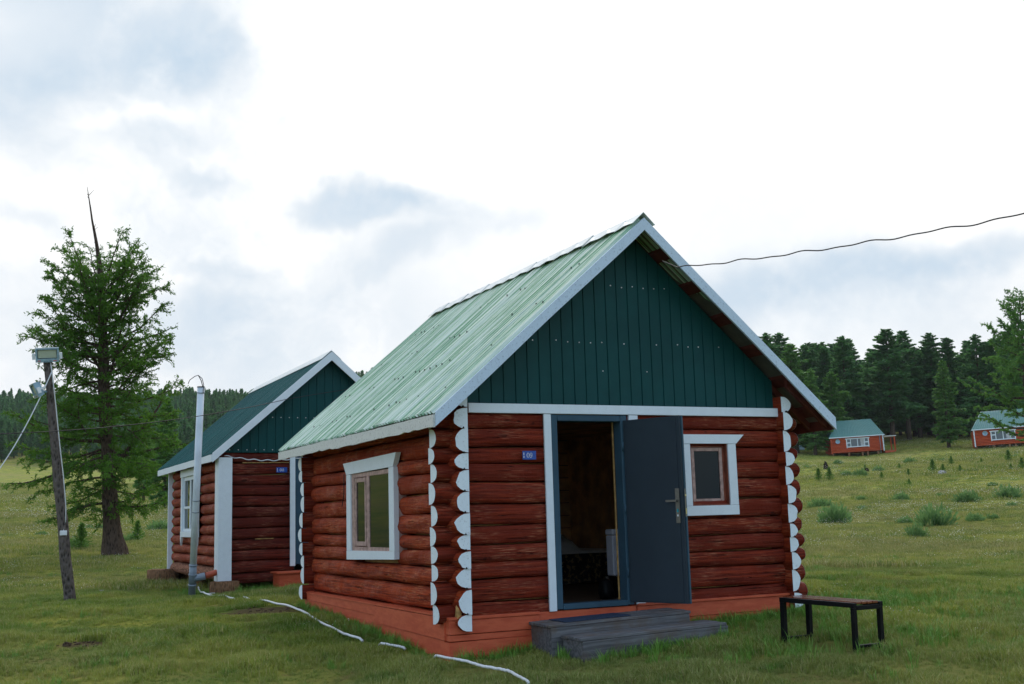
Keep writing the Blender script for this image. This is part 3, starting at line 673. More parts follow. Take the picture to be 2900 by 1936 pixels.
# plinth
def board(mb, x0, x1, y0, y1, z0, z1): mb.box(x0, x1, y0, y1, z0, z1, 'plinth_orange', .004)
mb = MB()
mb.hexa([(-.30, -.135, -.60), (.74, -.135, -.60), (.74, 0.0, -.60), (-.30, 0.0, -.60), (-.30, -.135, -.255), (.74, -.135, -.245), (.74, 0.0, -.245), (-.30, 0.0, -.255)], 'plinth_orange')
board(mb, -.292, .74, -.13, .0, -.250+.004, -.185); board(mb, -.296, .74, -.135, 0, -.178, -.035); board(mb, -.305, .745, -.148, -.08, -.033, -.003)
board(mb, .748, 1.98, -.088, 0, -.50, -.015)
board(mb, 1.985, 4.17, -.10, 0, -.60, -.18); board(mb, 1.985, 4.17, -.104, 0, -.176, -.02); board(mb, 1.985, 4.175, -.125, -.06, -.018, .008)
mb.obj('plinth', C9)
mb = MB()
mb.hexa([(-.30, .002, -.60), (-.2, .002, -.6), (-.2, 2.0, -.60), (-.30, 2.0, -.60), (-.30, .002, -.245), (-.2, .002, -.245), (-.2, 2.0, -.215), (-.30, 2.0, -.215)], 'plinth_orange')
mb.hexa([(-.31, -.03, -.238), (-.2, -.03, -.238), (-.2, 2.2, -.208), (-.31, 2.2, -.208), (-.31, -.03, -.012), (-.2, -.03, -.012), (-.2, 2.2, -.012), (-.31, 2.2, -.012)], 'plinth_orange')
mb.hexa([(-.298, 2.004, -.60), (-.2, 2.004, -.6), (-.2, 5.25, -.60), (-.298, 5.25, -.60), (-.298, 2.004, -.13), (-.2, 2.004, -.13), (-.2, 5.25, -.10), (-.298, 5.25, -.10)], 'plinth_orange')
mb.hexa([(-.304, 2.206, -.124), (-.2, 2.206, -.124), (-.2, 5.25, -.094), (-.304, 5.25, -.094), (-.304, 2.206, -.008), (-.2, 2.206, -.008), (-.2, 5.25, -.008), (-.304, 5.25, -.008)], 'plinth_orange')
mb.box(-.315, -.19, 0.0, 5.25, -.004, .012, 'plinth_orange'); mb.obj('plinth', C9)
MB().box(-.30, -.20, L9-.12, L9+.02, -.5, .02, 'plinth_orange').obj('plinth_post', C9)
mb = MB(); mb.tube([(-.19, -.12, -.06), (-.185, -.13, .12)], [.042, .032], 'wood_yellow', 7); mb.obj('corner_peg', C9)
# little dark cord by the side window
mb = MB(); mb.tube([(-.29, 3.44, 1.62), (-.25, 3.58, 1.35), (-.27, 3.60, 1.20)], .006, 'wire_dark', 5); mb.obj('cord', C9)
mb = MB(); mb.box(2.93, 2.97, -.06, -.04, 3.84, 3.88, 'lamp_white'); mb.obj('insulator', C9); mb = MB(); mb.box(3.03, 3.06, -.07, -.04, 3.77, 3.82, 'lamp_white'); mb.obj('insulator', C9)
# steps
ST = thing('wooden_steps', 'two weathered grey plank steps in front of the open cabin door', 'steps', (.62, -.1, -.2), (0, rad(-1.4), 0))
def plank(mb, x0, x1, y0, y1, z0, z1, k=0):
    mb.box(x0+RNG.uniform(-.01, .01), x1+RNG.uniform(-.012, .012), y0, y1, z0+k, z1+RNG.uniform(-.004, .004), 'weathered_wood', .005)
mb = MB()
for k in range(4): plank(mb, 0, 1.74, -.125*(k+1)+.008, -.125*k-.006, .065, .095); mb.obj('tread_board', ST); mb = MB()
MB().box(.02, 1.72, -.49, -.465, -.42, .062, 'weathered_wood', .004).obj('riser', ST)
mb = MB(); mb.box(.02, .06, -.462, .0, -.40, .062, 'weathered_wood', .004); mb.obj('side_board', ST); mb = MB(); mb.box(1.68, 1.72, -.462, .0, -.40, .062, 'weathered_wood', .004); mb.obj('side_board', ST)
mb = MB()
for k in range(3): plank(mb, .12, 1.90, -.50-.145*(k+1)+.009, -.50-.145*k-.007, -.045, -.013); mb.obj('tread_board', ST); mb = MB()
mb = MB(); mb.box(.14, 1.90, -.93, -.90, -.42, -.048, 'weathered_wood', .004); mb.obj('riser', ST)
mb = MB(); mb.box(.14, .18, -.898, -.5, -.42, -.048, 'weathered_wood', .004); mb.obj('side_board', ST); mb = MB(); mb.box(1.85, 1.89, -.898, -.5, -.42, -.048, 'weathered_wood', .004); mb.obj('side_board', ST)
mb = MB(); mb.box(.22, 1.02, -.42, -.06, .099, .108, 'mat_blue'); o = mb.obj('door_mat'); o.location = (.62, -.1, -.2); o.rotation_euler = (0, rad(-1.4), 0); tag(o, 'dark blue mat lying on the upper wooden step', 'mat')
# bed + things inside
BD = thing('bed', 'dark bed with white sheet seen through the open cabin door', 'bed', (3.0, 4.2, 0)); based(BD)
MB().box(2.15, 4.0, 3.6, 4.95, .30, .485, 'linen', .03).obj('mattress', BD)
mb = MB(); mb.box(2.13, 4.0, 3.575, 3.598, .02, .44, 'blanket'); mb.box(2.15, 4.0, 3.6, 4.95, .02, .295, 'blanket_black'); mb.obj('blanket', BD)
MB().box(2.1, 3.37, 4.97, 5.05, .0, 1.08, 'headboard', .01).obj('headboard', BD)
mb = MB(); V = []; n = 12
for i in range(n+1):
    for j in range(n+1):
        u, v = i/n*2-1, j/n*2-1; h = .13*(max(0, (1-u**4)*(1-v**4)))**.5
        V += [(2.85+.55*u, 3.95+.30*v, .57+h+.10*v), (2.85+.55*u, 3.95+.30*v, .57-h*.6+.10*v)]
F = []
for i in range(n):
    for j in range(n):
        a, b, c, d = [2*((i+p)*(n+1)+j+q) for p, q in ((0, 0), (1, 0), (1, 1), (0, 1))]; F += [(a, b, c, d), (d+1, c+1, b+1, a+1)]
mb.add(V, F, 'linen', True); tag(mb.obj('pillow'), 'white pillow at the head of the bed inside the cabin', 'pillow')
FR = thing('cabinet', 'narrow white cabinet standing just inside the open door', 'cabinet', (2.45, 1.1, 0)); based(FR)
MB().box(2.285, 2.75, .9, 1.06, .26, .74, 'fridge_white', .012).obj('body', FR); MB().box(2.28, 2.76, .89, 1.07, .746, .815, 'fridge_white', .015).obj('lid', FR)
MB().box(2.31, 2.73, .92, 1.04, 0, .25, 'black_metal').obj('stand', FR)
mb = MB(); mb.tube([(2.16, .86, .0), (2.15, .86, .08), (2.14, .86, .2), (2.16, .86, .23)], [.09, .10, .08, .03], 'black_metal', 14); mb.tube([(2.16, .86, .23), (2.16, .86, .26)], .022, 'chrome', 10)
tag(mb.obj('kettle'), 'small black kettle on the cabin floor just inside the doorway', 'kettle')
# ------------------------------------------------------------------ cabin 08
X8, Y8, Z8 = -.36, 10.85, -.04; W8, L8 = 4.12, 5.4; ZR8, ZE8, EX8, OV8, BH8 = 4.37, 2.36, .26, .26, .175; YB8 = 6.2
SL8 = (ZR8-ZE8)/(W8/2+EX8)
def rz8(x): return ZE8+(x+EX8)*SL8 if x <= W8/2 else ZE8+(W8+EX8-x)*SL8
C8 = thing('log_cabin', 'smaller looking dark red log cabin behind, with teal roof and a vent pipe beside it', 'cabin', (X8, Y8, Z8), group='log cabins of the camp')
zz = [2.40, 2.20, 1.98, 1.78, 1.57, 1.37, 1.17, .96, .76, .55, .35, .12, -.07]
mb = MB()
for i in range(len(zz)-1):
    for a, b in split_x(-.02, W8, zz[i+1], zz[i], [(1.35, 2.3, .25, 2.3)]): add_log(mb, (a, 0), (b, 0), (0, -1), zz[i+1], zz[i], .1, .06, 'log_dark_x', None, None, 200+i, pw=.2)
mb.obj('front_wall', C8)
mb = MB()
for i in range(len(zz)-1): add_log(mb, (0, L8), (W8, L8), (0, 1), zz[i+1], zz[i], .1, .06, 'log_dark_x', None, None, 240+i)
mb.obj('back_wall', C8)
zs = [2.46, 2.27, 2.07, 1.87, 1.67, 1.46, 1.25, 1.05, .85, .64, .44, .24]
for nm, xf, out in (('left_wall', .05, (-1, 0)), ('right_wall', W8-.05, (1, 0))):
    mb = MB()
    for i in range(len(zs)-1):
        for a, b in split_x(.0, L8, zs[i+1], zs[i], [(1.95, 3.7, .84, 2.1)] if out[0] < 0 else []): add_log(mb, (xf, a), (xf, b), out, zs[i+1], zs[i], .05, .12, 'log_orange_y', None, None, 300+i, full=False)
    add_log(mb, (xf-out[0]*0, .05), (xf, L8+.05), out, -.02, .235, .10, .145, 'log_bark', None, None, 333)
    mb.obj(nm, C8)
mb = MB(); mb.box(.1, W8-.1, .1, L8-.1, .1, .14, 'interior_floor'); mb.box(.1, W8-.1, .1, L8-.1, 2.35, 2.38, 'interior_wood'); mb.obj('floor_boards', C8)
mb = MB()
for y in (.02, L8-.06): mb.prism([(.0, 2.36), (W8, 2.36), (W8, rz8(W8)-.04), (W8/2, ZR8-.08), (0, rz8(0)-.04)], 'y', y, y+.04, 'siding_dark'); mb.obj('gable_frame', C8); mb = MB()
mb = MB(); siding(mb, .0, W8, 2.40, rz8, -.075, .165, 'siding_dark', .05, .010)
for z_ in (2.45, 3.08):
    x = .1
    while x < W8-.1:
        if rz8(x)-.2 > z_: mb.box(x-.008, x+.008, -.084, -.078, z_-.008, z_+.008, 'screw')
        x += .165
mb.obj('gable_siding', C8)
mb = MB()
for s in (0, 1):
    xe = -EX8 if s == 0 else W8+EX8; nn = (-SL8, 0, 1) if s == 0 else (SL8, 0, 1); P = [(xe, -OV8+.01, ZE8), (xe, YB8, ZE8), (W8/2, -OV8+.01, ZR8), (W8/2, YB8, ZR8)]
    if s: P = [P[1], P[0], P[3], P[2]]
    corrugated(mb, *P, nn, .115, .022, 'roof_teal', rib=True); mb.add([(xe, -OV8, ZE8-.012), (xe, YB8, ZE8-.012), (W8/2, YB8, ZR8-.012), (W8/2, -OV8, ZR8-.012)], [(0, 1, 2, 3)], 'sheet_underside')
r8 = mb.obj('roof', C8)
mb = MB()
for s in (-1, 1):
    mb.hexa([(W8/2, -OV8, ZR8+.04), (W8/2+s*.2, -OV8, ZR8+.04-.2*SL8), (W8/2+s*.2, YB8, ZR8+.04-.2*SL8), (W8/2, YB8, ZR8+.04), (W8/2, -OV8, ZR8+.05), (W8/2+s*.2, -OV8, ZR8+.05-.2*SL8), (W8/2+s*.2, YB8, ZR8+.05-.2*SL8), (W8/2, YB8, ZR8+.05)], 'roof_cap')
mb.obj('ridge_cap', r8)
for s in (0, 1):
    xe = -EX8 if s == 0 else W8+EX8; mb = MB(); y0, y1 = -OV8-.03, -OV8
    za, zb_ = rz8(xe)+.02, ZR8+.02
    mb.hexa([(xe, y0, za-BH8), (W8/2, y0, zb_-BH8), (W8/2, y1, zb_-BH8), (xe, y1, za-BH8), (xe, y0, za), (W8/2, y0, zb_), (W8/2, y1, zb_), (xe, y1, za)], 'white_paint'); mb.obj('barge_board', r8)
    mb = MB(); xo = xe-.02 if s == 0 else xe; board_wavy(mb, (xo, -OV8+.002, ZE8-.008), (xo, YB8, ZE8-.008), .13, .022, (1, 0, 0), 'white_paint', 77+s, .003); mb.obj('fascia_board', r8)
for x0, x1, y0, y1, z0, z1 in ((-.13, .13, -.20, -.125, .0, 2.30), (-.15, -.03, L8+.0, L8+.06, -.12, 2.35), (W8-.13, W8+.13, -.20, -.125, 0, 2.3)):
    MB().box(x0, x1, y0, y1, z0, z1, 'white_paint', .005).obj('corner_board', C8)
MB().box(-.135, -.11, -.12, .10, .0, 2.30, 'white_paint', .004).obj('corner_board', C8)
MB().box(1.26, 1.36, -.14, -.10, .22, 2.36, 'white_paint', .004).obj('door_casing', C8)
MB().box(2.28, 2.38, -.14, -.10, .22, 2.36, 'white_paint', .004).obj('door_casing', C8)
MB().box(1.365, 2.275, -.10, -.04, .25, 2.32, 'steel_frame', .005).obj('door', C8)
plate(C8, 1.0, 1.21, 2.01, 2.11, -.085, '08')
mb = MB(); xa = .02
for a, b, c, d in ((1.90, 2.02, .92, 2.08), (3.66, 3.80, .92, 2.08)): mb.box(-.14, -.09, a, b, c, d, 'white_paint', .004)
mb.box(-.142, -.09, 1.88, 3.82, .80, .918, 'white_paint', .004); mb.box(-.142, -.09, 1.80, 3.90, 2.083, 2.24, 'white_paint', .004)
for q, sg in ((1.89, 1), (3.81, -1)): mb.prism([(q, .80), (q+sg*.12, .80), (q+sg*.03, .62)], 'x', -.142, -.10, 'white_paint')
w8 = mb.obj('window', C8)
mb = MB()
for a, b, c, d in ((2.02, 3.66, .92, .98), (2.02, 3.66, 2.0, 2.08), (2.85, 2.95, .98, 2.0), (2.02, 2.07, .98, 2.0), (3.60, 3.66, .98, 2.0), (2.95, 3.6, 1.4, 1.45)): mb.box(-.10, -.06, a, b, c, d, 'white_paint', .003)
mb.obj('sash', w8); MB().box(-.075, -.07, 2.05, 3.62, .96, 2.02, 'window_glass').obj('glass', w8)
mb = MB(); rg = random.Random(3); pts = []   # rope of unlit white lights under the gable
for i in range(60):
    t = i/59; pts.append((-.0+1.9*t, -.10-.012*math.sin(t*60), 2.335-.10*math.sin(min(1, t*1.1)*math.pi)*.9+.012*math.sin(t*47)))
mb.tube(pts, .010, 'lamp_white', 5); mb.obj('light_rope', C8)
mb = MB()
for (x, z, l) in ((.35, 2.205, .9), (1.25, 1.575, .2), (.6, .757, .35)): mb.box(x, x+l, -.075, -.064, z-.007, z+.006, 'wood_yellow')
mb.obj('caulking', C8)
VB = thing('step_box', 'orange painted wooden step box below the door of the rear cabin', 'step', (X8+1.25, Y8-.6, -.2)); based(VB)
mb = MB(); x0 = X8+.93; mb.box(x0, x0+1.3, Y8-.62, Y8-.12, -.45, .06, 'plinth_orange', .006); mb.obj('box', VB); MB().box(x0-.05, x0+1.34, Y8-.66, Y8-.11, .063, .095, 'plinth_orange', .004).obj('tread', VB)
for i, (bx, by, w_, h_, lb) in enumerate(((-.36, 10.62, .27, .32, 'cut log block under the front white corner board of the rear cabin'), (-.62, 16.1, .36, .42, 'cut log block at the back left corner of the rear cabin, farthest left'),
        (-.25, 16.35, .25, .30, 'low pale log block beneath the back white post of the rear cabin'), (-.28, 13.6, .14, .34, 'thin upright log prop under the side wall of the rear cabin'), (3.6, 10.8, .25, .3, 'log block under the far front corner of the rear cabin'))):
    g = gz(bx, by); mb = MB(); rg = random.Random(i); top = Z8-.0 if i in (0, 4) else (g+.34 if i == 1 else Z8-.06)
    mb.tube([(bx, by, g-.15), (bx, by, (g+top)/2), (bx, by, top-.01), (bx, by, top)], [w_*1.05, w_, w_*.98, w_*.93], 'stump_wood', 16, True, .05, rg)
    tag(mb.obj('log_block'), lb, 'log block', 'log blocks under the rear cabin')
# vent pipe
pb = at(440, 1366, 21.0); pb[2] = gz(pb[0], pb[1]); pt = at(461, 888, 20.8); j1 = pb+(pt-pb)*.167
VP = thing('vent_pipe', 'tall white plastic vent pipe with grey foot standing by the rear cabin', 'pipe', tuple(pb)); based(VP)
def lerp(a, b, t): return tuple(a+(b-a)*t)
mb = MB(); mb.tube([lerp(pb, pt, .15), lerp(pb, pt, .5), tuple(pt)], [.062, .063, .063], 'pvc_white', 18); mb.obj('upper_pipe', VP)
mb = MB(); mb.tube([lerp(pb, pt, -.05), lerp(pb, pt, .06), lerp(pb, pt, .06), lerp(pb, pt, .155)], [.064, .064, .068, .067], 'pvc_grey', 18)
for t in (.055, .15, .105): mb.tube([lerp(pb, pt, t-.004), lerp(pb, pt, t+.004)], .074, 'pvc_grey', 18)
mb.obj('grey_foot', VP)
b0 = np.array(lerp(pb, pt, .085)); b1 = b0+np.array([.22, -.02, .04]); b2 = np.array([-.42, 10.72, b1[2]+.10])
MB().tube([tuple(b0), tuple(b1)], [.062, .068], 'pvc_grey', 14).obj('branch', VP); MB().tube([tuple(b1), tuple(b2+np.array([.3, .3, .02]))], .055, 'pvc_orange', 14).obj('orange_pipe', VP)
mb = MB()
for t in (.975, .46, .405): mb.tube([lerp(pb, pt, t-.002), lerp(pb, pt, t+.002)], .068, 'pvc_grey', 16)
mb.tube([tuple(pt+np.array([0, 0, .0])), tuple(pt+np.array([0, 0, .012]))], .07, 'black_metal', 16); mb.obj('clamp', VP)
mb = MB(); T = pt; mb.tube([tuple(T+np.array(q)) for q in ((.03, -.06, -.12), (.04, -.04, .05), (.02, 0, .16), (-.05, 0, .22), (-.11, 0, .20), (-.20, .0, .13), (-.23, 0, .06))], .007, 'wire_dark', 5)
mb.tube([tuple(T+np.array(q)) for q in ((.03, -.03, 0.), (.0, -.02, .12), (-.05, 0, .22))], .008, 'wire_dark', 5); mb.obj('cable_loop', VP)
# ------------------------------------------------------------------ light pole
PB = at(160, 1378, 19.); PB[2] = gz(PB[0], PB[1]); PT = at(108, 822, 18.85)
LP = thing('light_pole', 'leaning bark-grey wooden pole carrying two floodlights at the left', 'light pole', tuple(PB)); based(LP)
mb = MB(); rg = random.Random(2); pp = [lerp(PB, PT, t) for t in np.linspace(-.04, 1, 26)]
mb.tube([(p[0]+.006*math.sin(i*.9), p[1], p[2]) for i, p in enumerate(pp)], [.098-.034*i/25+rg.uniform(-.002, .002) for i in range(26)], 'bark_pole', 14, True, .03, rg); mb.obj('pole', LP)
def floodlight(c, fdir, w, h, tilt, name='floodlight'):
    f = nrm(np.array(fdir, float)); r = nrm(np.cross(f, np.array([0, 0, 1.]))); u = np.cross(r, f); ca, sa = math.cos(tilt), math.sin(tilt); r, u = r*ca+u*sa, u*ca-r*sa
    def P(a, b, d): return tuple(c+r*a+u*b+f*d)
    def bx(mb, a0, a1, b0, b1, d0, d1, mat): mb.hexa([P(a0, b0, d0), P(a1, b0, d0), P(a1, b0, d1), P(a0, b0, d1), P(a0, b1, d0), P(a1, b1, d0), P(a1, b1, d1), P(a0, b1, d1)], mat)
    mb = MB(); e = .028
    bx(mb, -w/2, w/2, h/2-e, h/2, -.04, .035, 'lamp_body'); bx(mb, -w/2, w/2, -h/2, -h/2+e*2.1, -.04, .035, 'lamp_body'); bx(mb, -w/2, -w/2+e, -h/2+e*2.1, h/2-e, -.04, .035, 'lamp_body'); bx(mb, w/2-e, w/2, -h/2+e*2.1, h/2-e, -.04, .035, 'lamp_body')
    bx(mb, -w/2+.01, w/2-.01, -h/2+.01, h/2-.01, -.075, -.04, 'lamp_body'); fl = mb.obj(name, LP)
    mb = MB(); bx(mb, -w/2+e+.01, w/2-e-.01, -h/2+e*2.1+.01, h/2-e-.01, -.035, .012, 'lamp_glass'); mb.obj('lens', fl)
    mb = MB(); bx(mb, -w/2-.05, -w/2-.004, -.07, .03, -.03, .02, 'lamp_white'); bx(mb, w/2+.004, w/2+.05, -.07, .03, -.03, .02, 'lamp_white'); bx(mb, -w/2-.05, w/2+.05, -.02, .01, -.115, -.09, 'lamp_white'); bx(mb, -w/2-.05, -w/2-.03, -.02, .01, -.09, -.03, 'lamp_white'); bx(mb, w/2+.03, w/2+.05, -.02, .01, -.09, -.03, 'lamp_white'); mb.obj('bracket', fl)
    mb = MB(); bx(mb, -w*.4, -w*.24, -h/2+.018, -h/2+.026, .036, .037, 'red_ink'); bx(mb, w*.28, w*.42, -h/2+.02, -h/2+.03, .036, .037, 'red_ink')
    for q in (-.17, -.12): bx(mb, w*q, w*(q+.03), -h/2+.01, -h/2+.026, .036, .037, 'wire_dark')
    for q in (-.04, .06): bx(mb, w*q, w*(q+.08), -h/2+.014, -h/2+.02, .036, .037, 'wire_dark')
    mb.obj('marking', fl)
tocam = nrm(CAM-PT); floodlight(PT+np.array([0, 0, .06])+tocam*.10, tocam+np.array([0, 0, -.1]), .36, .235, rad(-4))
L2 = at(82, 895, 18.7); floodlight(L2, np.array([-1.0, -.15, -.45]), .30, .24, rad(0))
mb = MB(); mb.tube([tuple(L2+np.array([.06, 0, 0])), lerp(PB, PT, .86)], .02, 'lamp_body', 8); mb.obj('arm', LP)
jb = np.array(lerp(PB, PT, .285))+tocam*.085
mb = MB(); mb.box(jb[0]-.055, jb[0]+.055, jb[1]-.03, jb[1]+.03, jb[2]-.04, jb[2]+.04, 'lamp_white', .006); mb.obj('junction_box', LP)
rr = nrm(RT)
def onpole(t, side): return tuple(np.array(lerp(PB, PT, t))+tocam*.045+rr*side)
mb = MB(); mb.tube([onpole(.985, .05), onpole(.93, .062), onpole(.80, .072), onpole(.70, .074), onpole(.62, .078), onpole(.52, .088), onpole(.40, .083), onpole(.34, .06), tuple(jb+np.array([0, 0, .04]))], .0095, 'conduit', 6); mb.obj('cable', LP)
mb = MB(); a = np.array(onpole(.945, .055)); b = at(-60, 1145, 17.6); pts = [tuple(a+(b-a)*t+np.array([0, 0, -.22*4*t*(1-t)])) for t in np.linspace(0, 1, 24)]
mb.tube(pts, .0095, 'conduit', 6); tag(mb.obj('power_cable'), 'white cable sagging from the light pole down to the left', 'cable')
# overhead wires
a = np.array([3.33, -.40, 3.30+.02]); a = at(1555, 613, 11.95); b = at(2500, 460, 8.6); mb = MB(); rg = np.random.default_rng(4)
pts = [tuple(a+(b-a)*t+np.array([0, 0, -.05*4*t*(1-t)+.008*math.sin(t*38)+.006*math.sin(t*71)])) for t in np.linspace(0, 1, 90)]
mb.tube([tuple(at(1520, 598, 12.4))]+pts, .0062, 'wire_dark', 5); tag(mb.obj('overhead_wire'), 'thin dark wavy wire running from the near gable to the upper right', 'wire')
a = at(-80, 997, 16.5); b = at(655, 916, 22.0); mb = MB(); pts = [tuple(a+(b-a)*t+np.array([0, 0, -.40*4*t*(1-t)*.35])) for t in np.linspace(0, 1, 50)]
pts += [tuple(at(700, 908, 22.2)), tuple(at(812, 890, 22.9))]
mb.tube(pts, .007, 'wire_dark', 5); tag(mb.obj('overhead_wire'), 'thin black wire crossing behind the pole to the rear cabin gable', 'wire')
# ------------------------------------------------------------------ bench
BN = thing('bench', 'small bench with black steel frame and glossy brown slats on the grass', 'bench', (2.665, -1.711, -.335), (rad(-.5), rad(.6), -1.477))
BL, BW, BHt = .985, .40, .455; t_ = .045
mb = MB(); mb.box(0, BL, 0, t_, BHt-t_*1.1, BHt-.004, 'black_metal', .003); mb.box(0, BL, BW-t_, BW, BHt-t_*1.1, BHt-.004, 'black_metal', .003)
mb.box(0, t_, t_+.001, BW-t_-.001, BHt-t_, BHt-.012, 'black_metal', .003); mb.box(BL-t_, BL, t_+.001, BW-t_-.001, BHt-t_*1.6, BHt-.03, 'black_metal', .003); mb.obj('frame', BN)
for x in (.002, BL-t_-.002):
    for y in (.001, BW-t_-.001): MB().box(x, x+t_*1.25 if x < .5 else x+t_, y, y+t_, 0, BHt-t_*1.12, 'black_metal', .003).obj('leg', BN)
    MB().box(x+.004, x+t_-.004, t_+.002, BW-t_-.002, .035, .062, 'black_metal', .003).obj('foot_rail', BN)
for k in range(4):
    y = t_+.006+k*.077; MB().box(.0, BL-.012, y, y+.066, BHt-.02, BHt+.004, 'bench_slat', .004).obj('slat', BN)
# ------------------------------------------------------------------ white conduit on the ground
segs = [[(455, 1352), (456, 1358), (470, 1368), (500, 1376), (512, 1373), (524, 1378), (538, 1381)], [(557, 1377), (572, 1381)],
        [(590, 1383), (640, 1394), (690, 1410), (740, 1440), (790, 1465), (832, 1478)], [(870, 1487), (900, 1493), (930, 1498)], [(995, 1516), (1030, 1523), (1070, 1530), (1110, 1543), (1140, 1548), (1165, 1553), (1190, 1566), (1215, 1580)]]
mb = MB(); rg = random.Random(8); HOSE = []
for s in segs:
    P = [hit(x, y)[0] for x, y in s]; q = []
    for i in range(len(P)-1):
        for t in np.linspace(0, 1, 6, endpoint=False): q.append(P[i]+(P[i+1]-P[i])*t)
    q.append(P[-1]); q = [(p[0]+rg.uniform(-.004, .004), p[1], gz(p[0], p[1])+.058+rg.uniform(-.003, .003)) for p in q]
    HOSE.extend([(p_[0], p_[1]) for p_ in q]); q[0] = (q[0][0], q[0][1], q[0][2]-.03); q[-1] = (q[-1][0], q[-1][1], q[-1][2]-.02); mb.tube(q, .0145, 'conduit', 8)
a = hit(474, 1366)[0]; b = hit(492, 1364)[0]; mb.tube([(a[0], a[1], a[2]+.03), (b[0], b[1], b[2]+.03)], .012, 'conduit', 7)
tag(mb.obj('conduit'), 'white plastic conduit snaking through the grass between the two cabins', 'conduit')
# ------------------------------------------------------------------ trees
def quads(C, D, L, Wd, rg, bend=0.):
    """one narrow leaf-like quad per row: centre, direction, length, width"""
    n = len(C); D = D/np.maximum(np.linalg.norm(D, axis=1)[:, None], 1e-9); r = rg.normal(size=(n, 3)); S = np.cross(D, r); S /= np.maximum(np.linalg.norm(S, axis=1)[:, None], 1e-9)
    L = np.broadcast_to(L, n)[:, None]; Wd = np.broadcast_to(Wd, n)[:, None]
    V = np.stack([C-D*L/2-S*Wd*.28, C-D*L/2+S*Wd*.28, C+D*L*.15+S*Wd/2, C+D*L/2, C+D*L*.15-S*Wd/2], 1).reshape(-1, 3)
    return V, np.arange(n*5).reshape(n, 5)
def limb_mesh(mb, pts, r0, r1, mat, n=6):
    k = len(pts); mb.tube(pts, [r0+(r1-r0)*i/(k-1) for i in range(k)], mat, n)
def larch(name, seed, base, path, radii, Lfun, zlo, zhi, nb, leaf, mat, label, cat, group=None, extra=(), dens=1., leaders=()):
    """an old open-crowned larch: tapered trunk, limbs, twigs, needle tufts"""
    rg = np.random.default_rng(seed); rr_ = random.Random(seed)
    T = thing(name, label, cat, tuple(base), group=group); path = [np.array(p) for p in path]
    zs = np.array([p[2] for p in path])
    def tp(z): return np.array([np.interp(z, zs, [p[i] for p in path]) for i in range(3)])
    mb = MB(); n = 34; zz_ = np.linspace(zs[0], zs[-1], n); R = np.interp(zz_, zs, radii); V = []; m = 14
    for i, z in enumerate(zz_):
        c = tp(z); c = c+np.array([.02*math.sin(z*2.1), .02*math.cos(z*1.7), 0])*(R[i] > .03)
        for j in range(m):
            a = 2*math.pi*j/m; fl = 1+.10*math.sin(a*5+z*.8)+.05*rg.normal(); hb = z-zs[0]
            if hb < .9: fl *= 1+(.9-hb)*.45*max(0, math.sin(a*3+1))
            V.append((c[0]+R[i]*fl*math.cos(a), c[1]+R[i]*fl*math.sin(a), z))
    mb.add([(x-base[0], y-base[1], z-base[2]) for x, y, z in V], [(i*m+j, i*m+(j+1) % m, (i+1)*m+(j+1) % m, (i+1)*m+j) for i in range(n-1) for j in range(m)], 'bark_larch', True)
    if zs[-1]-zhi > .8:     # dead leader with broken stubs
        for k in range(26):
            z = rg.uniform(zhi-.3, zs[-1]-.25); c = tp(z)-base; a = rg.uniform(0, 6.28); l = rg.uniform(.03, .12) if k > 3 else rg.uniform(.2, .34)
            mb.tube([tuple(c), tuple(c+np.array([math.cos(a)*l*.7, math.sin(a)*l*.7, l*.6]))], [.012, .004], 'bark_larch', 4)
    mb.obj('trunk', T)
    lb = MB(); C = []; D = []
    def grow(p0, d0, L, r0, side_len, droop, step, needles=True):
        k = max(4, int(L/.22)); pts = [p0]; d = d0.copy(); p = p0.copy(); ds = []
        for i in range(k):
            d = nrm(d+rg.normal(size=3)*.10+np.array([0, 0, droop])*.22); p = p+d*(L/k); pts.append(p.copy()); ds.append(d.copy())
        limb_mesh(lb, [tuple(q-base) for q in pts], r0, max(.004, r0*.18), 'bark_larch', 6)
        s = L*(.22 if L > 1.2 else .1); sd = 1
        while s < L*.99:
            i = min(k-1, int(s/L*k)); q = pts[i]+(pts[i+1]-pts[i])*(s/L*k-i); dd = ds[i]
            side = nrm(np.cross(dd, np.array([0, 0, 1.])))*sd; d2 = nrm(dd*rg.uniform(.35, .9)+side*rg.uniform(.5, 1.)+np.array([0, 0, rg.uniform(-.45, .30)]))
            l2 = side_len*rg.uniform(.45, 1.1)*(1-.55*s/L)+.06; n2 = max(2, int(l2/.10)); prev = q.copy(); dq = d2.copy(); P2 = [q]
            for a in range(n2):
                dq = nrm(dq+rg.normal(size=3)*.16+np.array([0, 0, -.06])); cur = prev+dq*(l2/n2); P2.append(cur)
                for b in range(2):
                    d3 = nrm(dq*.6+rg.normal(size=3)*.7+np.array([0, 0, rg.uniform(-.4, .35)])); l3 = rg.uniform(.06, .20); m3 = max(2, int(l3/.05*dens))
                    for c_ in range(m3): C.append(cur+d3*l3*(c_+.5)/m3); D.append(d3+rg.normal(size=3)*.55)
                m3 = max(1, int(l2/n2/.05*dens))
                for c_ in range(m3): C.append(prev+(cur-prev)*(c_+.5)/m3); D.append(dq+rg.normal(size=3)*.6)
                prev = cur
            if l2 > .25: lb.tube([tuple(x-base) for x in P2[::max(1, len(P2)//3)]], .008, 'bark_larch', 3, False)
            sd = -sd; s += step*rg.uniform(.7, 1.3)
        for c_ in range(8): C.append(pts[-1]-ds[-1]*.03*c_); D.append(ds[-1]+rg.normal(size=3)*.4)
    zb_ = zlo+(zhi-zlo)*np.linspace(0, 1, nb)**.8+rg.uniform(-.08, .08, nb); az = 0.
